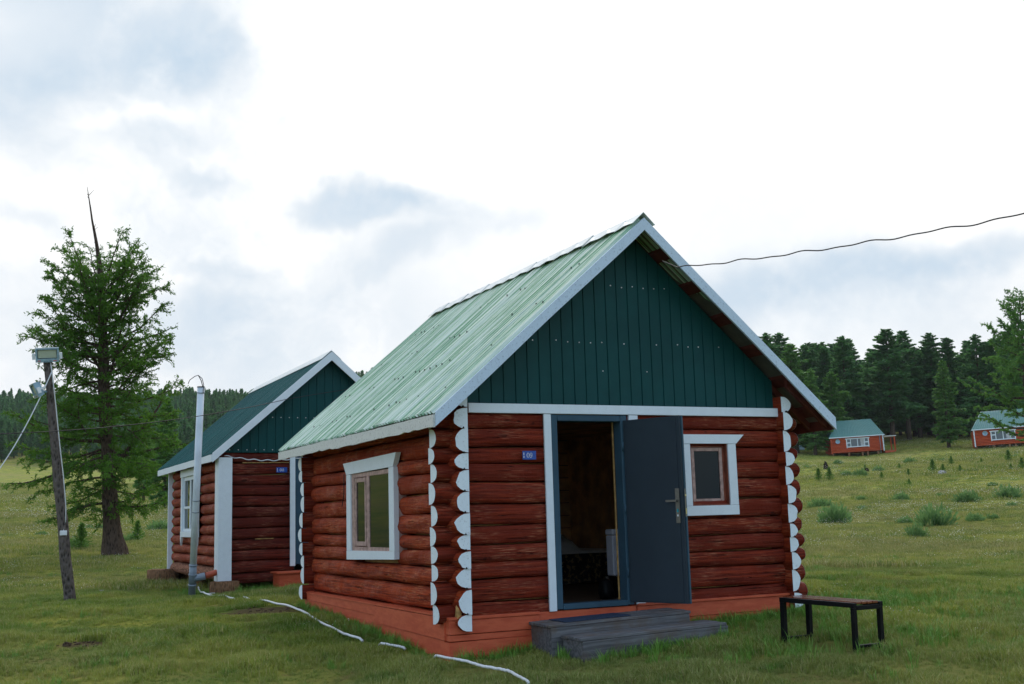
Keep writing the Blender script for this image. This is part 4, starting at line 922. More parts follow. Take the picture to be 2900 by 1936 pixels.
    for i, z in enumerate(zb_):
        az += 2.399+rg.uniform(-.3, .3); u = (z-zlo)/(zhi-zlo); c = tp(z); dirv = np.array([math.cos(az), math.sin(az), 0]); side = float(dirv@RT)
        L = Lfun(z-base[2], side)*rg.uniform(.78, 1.08)
        if L < .15: continue
        el = -.12+.75*u**2+rg.uniform(-.15, .15); d0 = nrm(dirv+np.array([0, 0, el]))
        grow(c, d0, L, .008+.013*L, .32+.24*L, .10+.25*u if u > .3 else .05, .16)
    for (z, az_, el, L, r) in extra:
        dirv = RT*math.cos(az_)+FWD*math.sin(az_); dirv[2] = 0; grow(tp(base[2]+z), nrm(nrm(dirv)+np.array([0, 0, el])), L, r, .62, .14, .13)
    lb.obj('limbs', T)
    C = np.array(C); D = np.array(D); C = C+rg.normal(size=C.shape)*.025
    V, F = quads(C-base, D, rg.uniform(.7, 1.35, len(C))*leaf[0], rg.uniform(.7, 1.3, len(C))*leaf[1], rg)
    MB.obj(None, 'crown', T, nmesh('crown', V, F, [mat])); return T
d_ = 36.
tr_px = [(262, 1282), (255, 1200), (250, 1100), (243, 1000), (237, 800), (232, 640), (222, 575), (214, 520), (206, 468), (203, 448), (200, 428)]
tpath = [at(x, y, d_) for x, y in tr_px]; tb = tpath[0].copy(); tb[2] = gz(tb[0], tb[1]); tpath[0][2] = tb[2]-.1
def LF(h, s):
    L = np.interp(h, [1.0, 1.3, 2.0, 2.8, 3.8, 5.0, 6.2, 7.0, 7.9, 8.7, 9.3, 9.7], [.3, 1.1, 1.85, 2.1, 2.25, 2.3, 2.3, 2.3, 2.15, 1.85, 1.35, .6])
    if s < 0 and 2.0 < h < 4.3: L *= 1+.30*(-s)
    if s > 0 and h > 4: L *= 1+.05*s
    return L
larch('larch_tree', 21, tb, tpath, [.36, .25, .215, .195, .15, .09, .055, .035, .022, .014, .005], LF, tb[2]+1.25, tb[2]+8.55, 108, (.095, .030), 'needles_larch',
      'old larch with a bare dead spike above its green crown, left of the cabins', 'tree',
      extra=[(6.6, math.pi, .12, 2.9, .06), (6.9, math.pi*.96, .22, 2.7, .05), (6.2, math.pi*1.02, .0, 2.6, .05), (3.6, math.pi, .02, 3.1, .07), (2.9, math.pi*.97, -.12, 3.2, .07), (3.1, 0.1, .0, 2.7, .06), (6.3, 0.05, .1, 2.6, .05), (5.9, -.1, .25, 2.4, .05),
             (2.4, .3, 1.6, 4.0, .09), (5.2, .2, 2.0, 3.4, .06), (5.6, math.pi*.9, 1.6, 3.0, .05), (7.2, .5, 1.8, 1.9, .04), (7.5, -.4, 1.5, 1.7, .04), (7.6, 2.6, 1.7, 1.4, .035), (8.0, .2, 2.6, 1.3, .03), (7.0, 3.6, 1.3, 1.9, .035), (1.7, math.pi, -.2, 2.2, .05), (1.6, 0, -.2, 2.0, .05)], dens=1.9)
# the larch at the right edge, nearer than the far cabins
gq, dq_ = hit(2376, 1078); tb2 = gq.copy(); k2 = dq_/2616.
tp2 = [tb2+np.array([0, 0, -.2]), tb2+np.array([0, 0, 100*k2])+RT*(-6*k2), tb2+np.array([0, 0, 230*k2])+RT*(-4*k2), tb2+np.array([0, 0, 400*k2])]
def LF2(h, s):
    t = h/(400*k2); return 135*k2*np.interp(t, [.15, .25, .36, .45, .6, .8, .95, 1.], [.15, .25, .5, .75, .75, .6, .4, .2])
larch('larch_tree', 5, tb2, tp2, [.3, .24, .16, .03], LF2, tb2[2]+70*k2, tb2[2]+385*k2, 70, (.22, .07), 'needles_light', 'spreading larch at the right edge whose branches hang before the farther cabin', 'tree', dens=.55,
      extra=[(95*k2, math.pi, .15, 150*k2, .1), (80*k2, math.pi*.97, .05, 140*k2, .1), (165*k2, math.pi, .05, 165*k2, .1), (150*k2, math.pi*1.03, .1, 150*k2, .1), (120*k2, math.pi*.94, .05, 120*k2, .08)])
def conifer_meshes(seed, H, Rm, shape, bare, n, leaf, mat):
    rg = np.random.default_rng(seed); nw = int(H*3.2); C = []; D = []; mb = MB()
    lean = rg.uniform(-.01, .01, 2)
    mb.tube([(lean[0]*z, lean[1]*z, z) for z in np.linspace(-.4, H*.97, 8)], [max(.02, (.017*H)*(1-z/H)**.8) for z in np.linspace(0, H*.97, 8)], 'bark_forest', 7)
    az = 0
    for i in range(nw*2):
        z = H*(bare+(1-bare)*((i+.5)/(nw*2))**.92); u = (z/H-bare)/(1-bare); r = Rm*((1-u)**shape)*min(1, .55+u*3)*(rg.uniform(.45, 1.0) if rg.random() < .7 else rg.uniform(.9, 1.35))+.12; az += 2.4+rg.uniform(-.4, .4)
        el = -.22+.75*u+rg.uniform(-.12, .12); d = np.array([math.cos(az), math.sin(az), el]); m = int(n*r/(Rm*nw*.9)); c0 = np.array([lean[0]*z, lean[1]*z, z])
        if z < H*.45 and rg.random() < .5: mb.tube([tuple(c0), tuple(c0+d*r*.8)], [.05, .015], 'bark_forest', 3, False)
        t = rg.uniform(.12, 1, m)**.7; side = np.array([-math.sin(az), math.cos(az), 0]); w = rg.normal(size=m)*(1-t*.75)*r*.30
        P = c0+d*(t*r)[:, None]+side*w[:, None]+np.c_[np.zeros(m), np.zeros(m), -np.abs(rg.normal(size=m))*.16*r*.6-.05*t*t*r]
        C.append(P); D.append(d*.7+side*np.sign(w)[:, None]*.6+rg.normal(size=(m, 3))*.35+np.array([0, 0, -.15]))
    C.append(np.c_[rg.normal(size=(30, 2))*.06, rg.uniform(H*.93, H*1.0, 30)]); D.append(rg.normal(size=(30, 3))*.3+np.array([0, 0, 1]))
    C = np.concatenate(C); D = np.concatenate(D); V, F = quads(C, D, rg.uniform(.6, 1.4, len(C))*leaf[0], rg.uniform(.6, 1.3, len(C))*leaf[1], rg)
    return mb.mesh('trunk'), nmesh('crown', V, F, [mat]), H
TPL = [conifer_meshes(1, 20, 3.1, .55, .20, 9000, (.55, .20), 'needles_forest'), conifer_meshes(2, 20, 2.5, .5, .26, 8500, (.5, .19), 'needles_forest'), conifer_meshes(3, 20, 3.6, .65, .14, 9500, (.55, .2), 'needles_forest'),
       conifer_meshes(4, 20, 3.2, .42, .22, 9000, (.55, .2), 'needles_forest'), conifer_meshes(5, 16, 3.4, .60, .08, 9500, (.5, .19), 'needles_light'), conifer_meshes(6, 16, 2.7, .7, .10, 6500, (.5, .18), 'needles_light'),
       conifer_meshes(7, 14, 2.2, .70, .08, 2200, (.8, .34), 'needles_hill'), conifer_meshes(8, 14, 2.6, .62, .12, 2400, (.8, .34), 'needles_hill'), conifer_meshes(9, 14, 1.9, .85, .15, 1800, (.8, .32), 'needles_hill')]
def conifer(kind, x, y, H, label, group, name='conifer_tree', wide=1.):
    tm, cm, H0 = TPL[kind]; s = H/H0; z = gz(x, y); r = bpy.data.objects.new(name, None); SC.collection.objects.link(r); r.location = (x, y, z-.15); r.rotation_euler = (0, 0, RNG.uniform(0, 6.28)); r.scale = (s*wide, s*wide, s)
    r['label'] = label; r['category'] = 'tree'
    if group: r['group'] = group
    for nm, me in (('trunk', tm), ('crown', cm)):
        o = bpy.data.objects.new(nm, me); SC.collection.objects.link(o); o.parent = r
    return r
GR = 'conifers of the forest behind the far cabins'
front = [(1768, 758, 186, 0, 'dark pointed conifer just clear of the near cabin roof, first of the right forest'), (1800, 757, 192, 1, 'dark narrow conifer second from the near cabin roof'),
 (1826, 782, 172, 4, 'light green round-topped tree rising beside the near cabin eave'), (1868, 842, 167, 5, 'lower light green tree right of the round-topped one'), (1906, 790, 187, 1, 'dark conifer behind the lit trees, above the hipped cabin'),
 (1915, 848, 170, 4, 'mid green broad tree directly behind the hipped cabin roof'), (1950, 764, 180, 0, 'tall conifer with ragged sides, alone in the dip of the treeline'), (1992, 862, 182, 2, 'short dark conifer filling the gap in the treeline'),
 (2018, 800, 196, 3, 'dark conifer left of the tallest pair of trees'), (2048, 750, 180, 3, 'left one of the tallest twin conifers in the forest edge'), (2086, 752, 186, 1, 'slim pointed right one of the tallest twin conifers'),
 (2112, 790, 190, 2, 'dark conifer sloping down right of the twin tops'), (2150, 757, 190, 0, 'tall many-topped conifer above the pale young tree'), (2190, 768, 186, 1, 'thin-topped conifer with a bare whip at its tip'),
 (2175, 822, 163, 5, 'paler young conifer in front of the forest with its trunk visible'), (2222, 810, 198, 3, 'shaded conifer between thin-topped and broad peaked trees'), (2255, 760, 182, 2, 'broad cone shaped conifer left above the farther cabin'),
 (2300, 768, 180, 3, 'dark conifer directly above the farther cabin roof'), (2335, 745, 184, 0, 'dark conifer behind the right edge larch')]
for px, top, d, kd, lb in front:
    p = at(px, 1000, d); g = gz(p[0], p[1]); H = at(px, top, d)[2]-g; conifer(kd, p[0], p[1], H, lb, GR, wide=1.35 if kd in (4, 5) else 1.5)
rg = np.random.default_rng(12)
for i in range(110):
    d = 190+rg.random()**1.2*70; px = 1730+rg.uniform(0, 680); top = rg.uniform(785, 850)-(d-190)*.25; p = at(px, 1000, d); g = gz(p[0], p[1]); H = min(21, at(px, top, d)[2]-g)
    conifer(int(rg.choice([0, 1, 2, 3, 4, 5])), p[0], p[1], H, 'dark conifer in the shaded depth of the forest behind the far cabins', GR, wide=1.45)
for px, top, d, kd, lb in [(378, 905, 78, 4, 'bushy light green tree close behind the rear cabin eave'), (330, 930, 92, 5, 'small light green tree behind the old larch trunk')]:
    p = at(px, 1100, d); g = gz(p[0], p[1]); H = at(px, top, d)[2]-g; conifer(kd, p[0], p[1], H, lb, 'trees standing in the meadow', wide=1.0)
# left hill: nearest trees one by one, the rest of the wood as one mass
GL = 'trees of the wood on the left hill'
pos = []
for i in range(9000):
    px = rg.uniform(-260, 1080); d = 335+rg.random()**1.0*330; p = at(px, 1000, d); pos.append((d, p[0], p[1], px))
keep = []; cell = {}
for d, x, y, px in pos:
    e = 345+20*math.sin(px*.013)+14*math.sin(px*.041)
    if d < e: continue
    k = (int(x//5.2), int(y//5.2))
    if k in cell: continue
    cell[k] = 1; keep.append((d, x, y, px))
keep.sort(); vis = [q for q in keep if 0 < q[3] < 900]; near = set(id(q) for q in vis[:175]); n0 = 0
for q in vis[:175]:
    conifer(int(rg.choice([6, 7, 8])), q[1], q[2], rg.uniform(10, 14.5), 'small looking conifer along the lower edge of the wood on the left hill', GL)
mass = [q for q in keep if id(q) not in near]
# ------------------------------------------------------------------ instanced stuff
def scatter(name, pts, scl, rot, idx, sources, label, tilt=.12):
    me = bpy.data.meshes.new(name); me.vertices.add(len(pts)); me.vertices.foreach_set('co', np.asarray(pts, np.float32).ravel()); n = len(pts); rg2 = np.random.default_rng(3)
    for nm, tp_, dat in (('scl', 'FLOAT', scl), ('idx', 'INT', idx)):
        a = me.attributes.new(nm, tp_, 'POINT'); a.data.foreach_set('value', np.asarray(dat, np.int32 if tp_ == 'INT' else np.float32))
    a = me.attributes.new('rot', 'FLOAT_VECTOR', 'POINT'); R = np.c_[rg2.uniform(-tilt, tilt, n), rg2.uniform(-tilt, tilt, n), rot].astype(np.float32); a.data.foreach_set('vector', R.ravel())
    o = bpy.data.objects.new(name, me); SC.collection.objects.link(o); o['kind'] = 'stuff'; o['label'] = label; o['category'] = name.replace('_', ' ')
    co = bpy.data.collections.new(name+'_source')
    for i, sm in enumerate(sources):
        so_ = bpy.data.objects.new('%s_%02d' % (name, i), sm); co.objects.link(so_)
    ng = bpy.data.node_groups.new(name, 'GeometryNodeTree'); ng.interface.new_socket('Geometry', in_out='INPUT', socket_type='NodeSocketGeometry'); ng.interface.new_socket('Geometry', in_out='OUTPUT', socket_type='NodeSocketGeometry')
    gi = ng.nodes.new('NodeGroupInput'); go = ng.nodes.new('NodeGroupOutput'); ip = ng.nodes.new('GeometryNodeInstanceOnPoints'); ci = ng.nodes.new('GeometryNodeCollectionInfo')
    ci.inputs['Collection'].default_value = co; ci.inputs['Separate Children'].default_value = True; ci.inputs['Reset Children'].default_value = True
    def at_(nm, tp_):
        q = ng.nodes.new('GeometryNodeInputNamedAttribute'); q.data_type = tp_; q.inputs['Name'].default_value = nm; return q.outputs['Attribute']
    L = ng.links.new; L(gi.outputs[0], ip.inputs['Points']); L(ci.outputs[0], ip.inputs['Instance']); ip.inputs['Pick Instance'].default_value = True
    L(at_('idx', 'INT'), ip.inputs['Instance Index']); L(at_('rot', 'FLOAT_VECTOR'), ip.inputs['Rotation']); L(at_('scl', 'FLOAT'), ip.inputs['Scale']); L(ip.outputs[0], go.inputs[0])
    md = o.modifiers.new('scatter', 'NODES'); md.node_group = ng; return o
def merged(tm, cm):       # trunk and crown in one source mesh
    me = bpy.data.meshes.new('wood'); V = []; F = []; M = []
    for k, q in enumerate((tm, cm)):
        o = len(V); V += [tuple(v.co) for v in q.vertices]; F += [tuple(i+o for i in p.vertices) for p in q.polygons]; M += [k]*len(q.polygons)
    me.from_pydata(V, [], F); me.materials.append(tm.materials[0]); me.materials.append(cm.materials[0]); me.polygons.foreach_set('material_index', M); return me
mp = np.array([[q[1], q[2]] for q in mass]); mz = terrain(mp)-.2
scatter('wood', np.c_[mp, mz], rg.uniform(.68, 1.05, len(mp)), rg.uniform(0, 6.28, len(mp)), rg.integers(0, 3, len(mp)), [merged(*TPL[k][:2]) for k in (6, 7, 8)], 'dark green conifer wood covering the far hill', 0.02)
rp = []
for i in range(420):
    d = 255+rg.random()*190; px = rg.uniform(1050, 2560); p = at(px, 1000, d); rp.append((p[0], p[1]))
rp = np.array(rp); scatter('wood', np.c_[rp, terrain(rp)-.2], rg.uniform(.9, 1.25, len(rp)), rg.uniform(0, 6.28, len(rp)), rg.integers(0, 3, len(rp)), [merged(*TPL[k][:2]) for k in (6, 7, 8)], 'deep shaded wood behind the forest edge on the right', .02)
# ------------------------------------------------------------------ grass
def tuft(seed, nb, rad_, h, w, mat='grass_blade'):
    rg = np.random.default_rng(seed); V = []; F = []
    for i in range(nb):
        a = rg.uniform(0, 6.28); r = rad_*math.sqrt(rg.random()); x, y = r*math.cos(a), r*math.sin(a); hh = h*rg.uniform(.45, 1.1); b = rg.uniform(0, 6.28); ln = hh*rg.uniform(.15, .75); s = b+1.57; ww = w*rg.uniform(.6, 1.2)
        dx, dy = math.cos(b), math.sin(b); sx, sy = math.cos(s)*ww/2, math.sin(s)*ww/2; o = len(V)
        V += [(x-sx, y-sy, -.01), (x+sx, y+sy, -.01), (x+dx*ln*.35+sx*.8, y+dy*ln*.35+sy*.8, hh*.62), (x+dx*ln*.35-sx*.8, y+dy*ln*.35-sy*.8, hh*.62), (x+dx*ln, y+dy*ln, hh)]
        F += [(o, o+1, o+2, o+3), (o+3, o+2, o+4, o+4)]
    me = bpy.data.meshes.new('tuft'); me.from_pydata(V, [], [f if f[2] != f[3] else f[:3] for f in F]); me.materials.append(MATS[mat]); me.update(); return me
def vnoise(P, s, seed):
    r_ = np.random.default_rng(seed); o = np.zeros(len(P))
    for k in range(7):
        a = r_.uniform(0, 6.28); f = s*r_.uniform(.6, 1.9); o += np.sin((P[:, 0]*math.cos(a)+P[:, 1]*math.sin(a))*f+r_.uniform(0, 6.28)+1.3*np.sin((P[:, 1]*math.cos(a)-P[:, 0]*math.sin(a))*f*.7+r_.uniform(0, 6)))
    return o/7**.5
def wedge(n, d0, d1, seed, power=1.):
    r_ = np.random.default_rng(seed); d = np.sqrt(d0*d0+(d1*d1-d0*d0)*r_.random(n)**power); px = r_.uniform(-140, 2490, n)
    P = CAM[None, :2]+np.stack([FWD[:2]*1.0+RT[:2]*(x*K-1450)/3232.49 for x in px])*(d[:, None]); return P
def clear(P, m=0.):
    x, y = P[:, 0], P[:, 1]; bad = (x > -.30-m) & (x < 4.2+m) & (y > -.10-m) & (y < 5.35)
    bad |= (x > .62) & (x < 2.36) & (y > -.62) & (y < 0); bad |= (x > .75) & (x < 2.53) & (y > -1.05) & (y < -.5)
    bad |= (x > X8+.25) & (x < X8+W8-.2) & (y > Y8+.3) & (y < Y8+L8-.2)
    bad |= (np.abs(x-2.93) < .3) & (np.abs(y+2.2) < .62) & (np.random.default_rng(2).random(len(x)) < .8)
    for (dx, dy), r, q in DIRT: bad |= (np.hypot(x-dx, y-dy) < r*.75) & (np.random.default_rng(1).random(len(x)) < .82)
    hs = np.array(HOSE)
    for i in range(0, len(P), 8000):
        q = P[i:i+8000]; bad[i:i+8000] |= (np.min(np.hypot(q[:, None, 0]-hs[None, :, 0], q[:, None, 1]-hs[None, :, 1]), 1) < .13) & (np.random.default_rng(i).random(len(q)) < .75)
    return P[~bad]
def lay(name, P, s, idx, src, label, tilt=.15):
    n = len(P); scatter(name, np.c_[P, terrain(P)], s, np.random.default_rng(n).uniform(0, 6.28, n), idx, src, label, tilt)
r3 = np.random.default_rng(31)
P = clear(wedge(62000, 7.2, 26, 1, 1.15)); v = vnoise(P, .9, 2); v2 = vnoise(P, 3.2, 3); s = np.clip(.62+.26*v+.30*v2, .25, 1.7)*r3.uniform(.75, 1.2, len(P))
lay('grass', P, s, r3.integers(0, 5, len(P)), [tuft(k, 40, .085, .10, .0068) for k in range(5)], 'short green and straw-coloured meadow grass around the cabins')
P = clear(wedge(46000, 24, 75, 4, 1.1)); v = vnoise(P, .35, 5); s = np.clip(.85+.35*v, .4, 1.7)*r3.uniform(.7, 1.2, len(P))
lay('grass', P, s, r3.integers(0, 4, len(P)), [tuft(20+k, 44, .22, .13, .014, 'grass_far') for k in range(4)], 'green and straw-coloured meadow grass of the middle distance')
P = wedge(42000, 70, 215, 6, 1.); v = vnoise(P, .12, 7); s = np.clip(.9+.4*v, .4, 1.8)*r3.uniform(.7, 1.2, len(P))
lay('grass', P, s, r3.integers(0, 3, len(P)), [tuft(40+k, 40, .6, .17, .04, 'grass_far') for k in range(3)], 'pale meadow grass reaching up to the forest edge')
# tall green grass along the plinths, steps, stumps and in rank patches
def along(a, b, n, w, seed):
    r_ = np.random.default_rng(seed); t = r_.random(n)[:, None]; a = np.array(a); b = np.array(b); d = nrm(b-a); nn = np.array([d[1], -d[0]]); return a+(b-a)*t+nn*(np.abs(r_.normal(size=n))*w)[:, None]
TG = [along((-.33, 0), (-.33, 5.3), 230, -.12, 1), along((-.3, -.17), (.7, -.17), 75, .09, 2), along((2.4, -.15), (4.3, -.15), 260, .18, 3), along((.78, -1.06), (2.5, -1.06), 120, .06, 4), along((2.55, -.1), (2.55, -1.0), 60, .08, 5),
      along((.62, -.2), (.62, -.9), 30, -.06, 9), along((X8-.2, Y8-.3), (X8-.2, Y8+5.5), 300, -.25, 6), along((X8, Y8-.35), (X8+4, Y8-.35), 260, .12, 7)]
c0 = np.array([5.2, .4]); TG.append(c0+np.random.default_rng(8).normal(size=(900, 2))*np.array([1.6, .9])); c0 = np.array([3.2, -2.2]); TG.append(c0+np.random.default_rng(18).normal(size=(260, 2))*np.array([.8, .5]))
cl = wedge(170, 8.5, 30, 77); TG.append((cl[:, None]+np.random.default_rng(78).normal(size=(170, 9, 2))*.10).reshape(-1, 2))
P = clear(np.concatenate(TG)); lay('tall_grass', P, r3.uniform(.35, 1.0, len(P))*np.where(P[:, 0] < -.2, .8, 1), r3.integers(0, 4, len(P)), [tuft(60+k, 16, .05, .17, .006, 'grass_green') for k in range(4)], 'longer bright green grass along plinths, steps and behind the bench', .2)
def flower(seed, mat, n, r, h, sz):
    rg = np.random.default_rng(seed); V = []; F = []
    for i in range(n):
        x, y = rg.normal(size=2)*r; z = h*rg.uniform(.6, 1.1); s_ = sz*rg.uniform(.6, 1.2); o = len(V); m = 5
        V += [(x, y, z+s_*.25)]+[(x+s_*math.cos(2*math.pi*j/m), y+s_*math.sin(2*math.pi*j/m), z) for j in range(m)]+[(x, y, z-s_*.5)]
        F += [(o, o+1+j, o+1+(j+1) % m) for j in range(m)]+[(o+m+1, o+1+(j+1) % m, o+1+j) for j in range(m)]
    me = bpy.data.meshes.new('flower'); me.from_pydata(V, [], F); me.materials.append(MATS[mat]); me.update(); return me
P1 = clear(wedge(1500, 11, 30, 11), .2); P2 = wedge(9000, 30, 80, 12); P3 = wedge(9000, 80, 190, 13)
P2 = P2[vnoise(P2, .25, 14) > .1]; P3 = P3[vnoise(P3, .10, 15) > .0]; P1 = P1[vnoise(P1, .8, 16) > .5]
P = np.concatenate([P1, P2, P3]); dd = np.hypot(P[:, 0]-CAM[0], P[:, 1]-CAM[1]); s = np.clip(dd/30, .7, 3.4)*r3.uniform(.6, 1.2, len(P)); idx = r3.choice([0, 0, 0, 0, 0, 1, 1, 2, 3], len(P))
lay('wildflowers', P, s, idx, [flower(1, 'flower_white', 5, .14, .14, .011), flower(2, 'flower_white', 3, .1, .16, .014), flower(3, 'flower_yellow', 2, .08, .15, .010), flower(4, 'flower_blue', 4, .08, .16, .010)], 'tiny white, yellow and blue wildflowers scattered over the meadow')
# ------------------------------------------------------------------ shrubs, saplings, stumps, stones
def shrub_mesh(seed, n=620, light=False):
    rg = np.random.default_rng(seed); a = rg.uniform(0, 6.28, n); el = np.arccos(rg.uniform(.05, 1, n)); r = rg.uniform(.35, 1, n)**.5
    d = np.c_[np.sin(el)*np.cos(a), np.sin(el)*np.sin(a), np.cos(el)*1.0]; lob = 1+.22*np.sin(a*3+seed)+.15*np.sin(a*7+seed*2); C = d*(r*.5*lob)[:, None]*np.array([1, 1, .95]); D = d+np.array([0, 0, .9])+rg.normal(size=(n, 3))*.25
    V, F = quads(C, D, rg.uniform(.10, .2, n), rg.uniform(.028, .05, n), rg); me = nmesh('shrub', V, F, ['sage']); return me
SH = [shrub_mesh(k) for k in range(4)]
def sh(px, py, wpx, label, group, flat=.62):
    p, d = hit(px, py); w = wpx/2616*d*1.08; o = bpy.data.objects.new('shrub', SH[RNG.randrange(4)]); SC.collection.objects.link(o); o.location = (p[0], p[1], p[2]); o.scale = (w, w, w*flat*1.5*RNG.uniform(.9, 1.1)); o.rotation_euler = (0, 0, RNG.uniform(0, 6))
    tag(o, label, 'shrub', group)
GS = 'grey-green shrubs dotting the right meadow'
def c6(x, y): return (2060+x/2.2405)/K, (800+y/2.2405)/K
named = [((1310, 1545), 240, 'largest grey-green shrub, dark dome in the middle of the right meadow'), ((1130, 1525), 95, 'rounded shrub touching the left side of the largest shrub'), ((680, 1525), 190, 'wide two-lobed shrub nearest the right corner of the cabin'),
         ((590, 1425), 140, 'broad low shrub above the two-lobed one near the cabin corner'), ((1105, 1385), 110, 'twin-topped shrub up the meadow from the largest shrub'), ((850, 1380), 65, 'small shrub between the cabin corner and the twin-topped shrub'),
         ((855, 1445), 60, 'small loose shrub just below its smaller neighbour in mid meadow'), ((1350, 1360), 60, 'small upright shrub above the largest shrub'), ((1525, 1390), 145, 'long flat pair of shrubs right of the small upright one'),
         ((1790, 1368), 150, 'wide shrub at the right edge below the farther cabin'), ((1805, 1425), 70, 'dark small shrub under the wide one at the right edge'), ((1685, 1505), 85, 'rounded shrub low at the right edge of the meadow'), ((1565, 1515), 110, 'faint spread-out shrub right of the largest shrub'),
         ((845, 1230), 95, 'grey shrub with pale top in the distance below the hipped cabin'), ((755, 1225), 75, 'flat shrub left of the pale-topped distant one'), ((1155, 1145), 75, 'pale shrub halfway between both far cabins'), ((1365, 1130), 40, 'small pale shrub below the gap before the farther cabin'),
         ((955, 1195), 70, 'faint distant shrub right of the dark stump'), ((700, 1152), 60, 'low shrub right below the hipped cabin'), ((500, 1175), 40, 'small shrub close to the near cabin edge in the distance'), ((1680, 1290), 60, 'small pale shrub left of the right edge saplings'), ((1830, 1105), 40, 'small blue-green shrub beside the yellow flowered sapling')]
for (x, y), w, lb in named:
    a, b = c6(x, y); sh(a, b, w/2.2405/K, lb, GS, .55 if w < 150 else .68)
sh((2100+1450/2.925)/K, (1400+365/2.925)/K, 46, 'light yellow-green loose shrub in front of the largest shrub', GS, .75)
GL2 = 'shrubs in the left meadow'
for x, y, w, lb in [(96, 1228, 24, 'small dark shrub left of the light pole'), (172, 1260, 60, 'spreading green shrub right behind the light pole'), (203, 1215, 26, 'small shrub between pole and larch trunk, left one'), (233, 1214, 30, 'small shrub touching the larch trunk from the left'), (368, 1218, 62, 'wide shrub between the larch and the rear cabin'), (300, 1240, 40, 'low shrub right of the larch trunk')]:
    sh(x, y, w, lb, GL2, .5)
def sapling_mesh(seed):
    rg = np.random.default_rng(seed); C = []; D = []
    for i in range(46):
        z = .08+.88*i/46; a = i*2.4; L = (1-z)*.42*rg.uniform(.6, 1.15)+.03; d = np.array([math.cos(a), math.sin(a), .35]); m = 14
        t = rg.uniform(.1, 1, m); C.append(np.array([0, 0, z])+d*(t*L)[:, None]+rg.normal(size=(m, 3))*.015); D.append(d+rg.normal(size=(m, 3))*.6)
    C = np.concatenate(C); D = np.concatenate(D); V, F = quads(C, D, rg.uniform(.08, .15, len(C)), .040, rg); return nmesh('sapling', V, F, ['sapling_green'])
SP = [sapling_mesh(k) for k in range(3)]; STM = MB().tube([(0, 0, -.1), (.0, 0, .5), (0, 0, .96)], [.016, .01, .003], 'bark_forest', 5).mesh('stem')
def sap(px, py, hpx, label, group):
    p, d = hit(px, py); h = hpx/2616*d*1.02; r = bpy.data.objects.new('sapling', None); SC.collection.objects.link(r); r.location = tuple(p); r.scale = (h*1.05, h*1.05, h); r.rotation_euler = (0, 0, RNG.uniform(0, 6)); tag(r, label, 'sapling', group)
    for nm, me in (('stem', STM), ('crown', SP[RNG.randrange(3)])):
        o = bpy.data.objects.new(nm, me); SC.collection.objects.link(o); o.parent = r
GP = 'young conifers in the right meadow'
for (x, y), h, lb in [((580, 1258), 80, 'leftmost sapling of the pair near the cabin, spindly'), ((650, 1256), 85, 'bushier sapling of the pair near the cabin'), ((875, 1195), 42, 'tiny sapling by the second dark stump'), ((1305, 1205), 85, 'tall sapling left of the grey boulder'), ((1370, 1210), 60, 'low bushy sapling at the grey boulder'),
                     ((1422, 1155), 55, 'pointed sapling standing alone below the forest gap'), ((1478, 1200), 45, 'thin small sapling right of the grey boulder'), ((1150, 1225), 45, 'small sapling in mid meadow, upper of two'), ((1155, 1285), 42, 'small sapling in mid meadow, lower of two'), ((980, 1245), 45, 'faint sapling right of the pale-topped shrub'),
                     ((1785, 1135), 75, 'sapling with yellow flowers beneath the farther cabin'), ((1800, 1190), 42, 'small dark sapling below the yellow flowered one'), ((1872, 1185), 75, 'dense sapling cut by the right edge of the picture'), ((1612, 1140), 30, 'tiny sapling below the left end of the farther cabin'), ((1092, 1180), 35, 'tiny sapling above the two mid meadow saplings')]:
    a, b = c6(x, y); sap(a, b, h/2.2405/K, lb, GP)
sap(186, 1262, 62, 'slender young conifer between the light pole and the old larch', 'young conifers in the left meadow'); sap(315, 1242, 48, 'small young conifer right of the old larch trunk', 'young conifers in the left meadow')
def lump(name, px, py, wpx, hpx, mat, label, cat, seed, n=10):
    p, d = hit(px, py); w = wpx/2616*d/2; h = hpx/2616*d; rg = np.random.default_rng(seed); V = []; m = 14; ks = 7
    for i in range(ks):
        t = i/(ks-1); rr_ = math.cos(t*1.5)**.6
        for j in range(m):
            a = 2*math.pi*j/m; q = 1+.22*rg.normal()*.6; V.append((w*rr_*q*math.cos(a), w*.8*rr_*q*math.sin(a), -.05*h+h*math.sin(t*1.57)*(1+.12*rg.normal())))
    mb = MB(); mb.add(V, [(i*m+j, i*m+(j+1) % m, (i+1)*m+(j+1) % m, (i+1)*m+j) for i in range(ks-1) for j in range(m)]+[tuple((ks-1)*m+j for j in range(m))], mat, False); o = mb.obj(name); o.location = tuple(p); tag(o, label, cat); return o
a, b = c6(625, 1185); lump('tree_stump', a, b, 12, 16, 'stump_dark', 'dark rotten stump below the hipped cabin', 'stump', 1)
a, b = c6(885, 1200); lump('tree_stump', a, b, 12, 8, 'stump_dark', 'low charred stump right of the dark rotten one', 'stump', 2)
a, b = c6(1360, 1218); lump('boulder', a, b, 22, 9, 'rock', 'grey boulder among saplings in the right meadow', 'rock', 3)
lump('stone', 233, 1359, 14, 6, 'rock', 'pale flat stone in the grass right of the light pole', 'rock', 4)
lump('stump_dark', 45, 1150, 8, 4, 'stump_dark', 'tiny dark stump far out in the left meadow', 'stump', 5).name = 'tree_stump'
lump('dirt_mound', 152, 1482, 18, 9, 'dirt', 'small dark mound of soil in the left foreground grass', 'dirt mound', 6)
rg = np.random.default_rng(9); mb = MB()
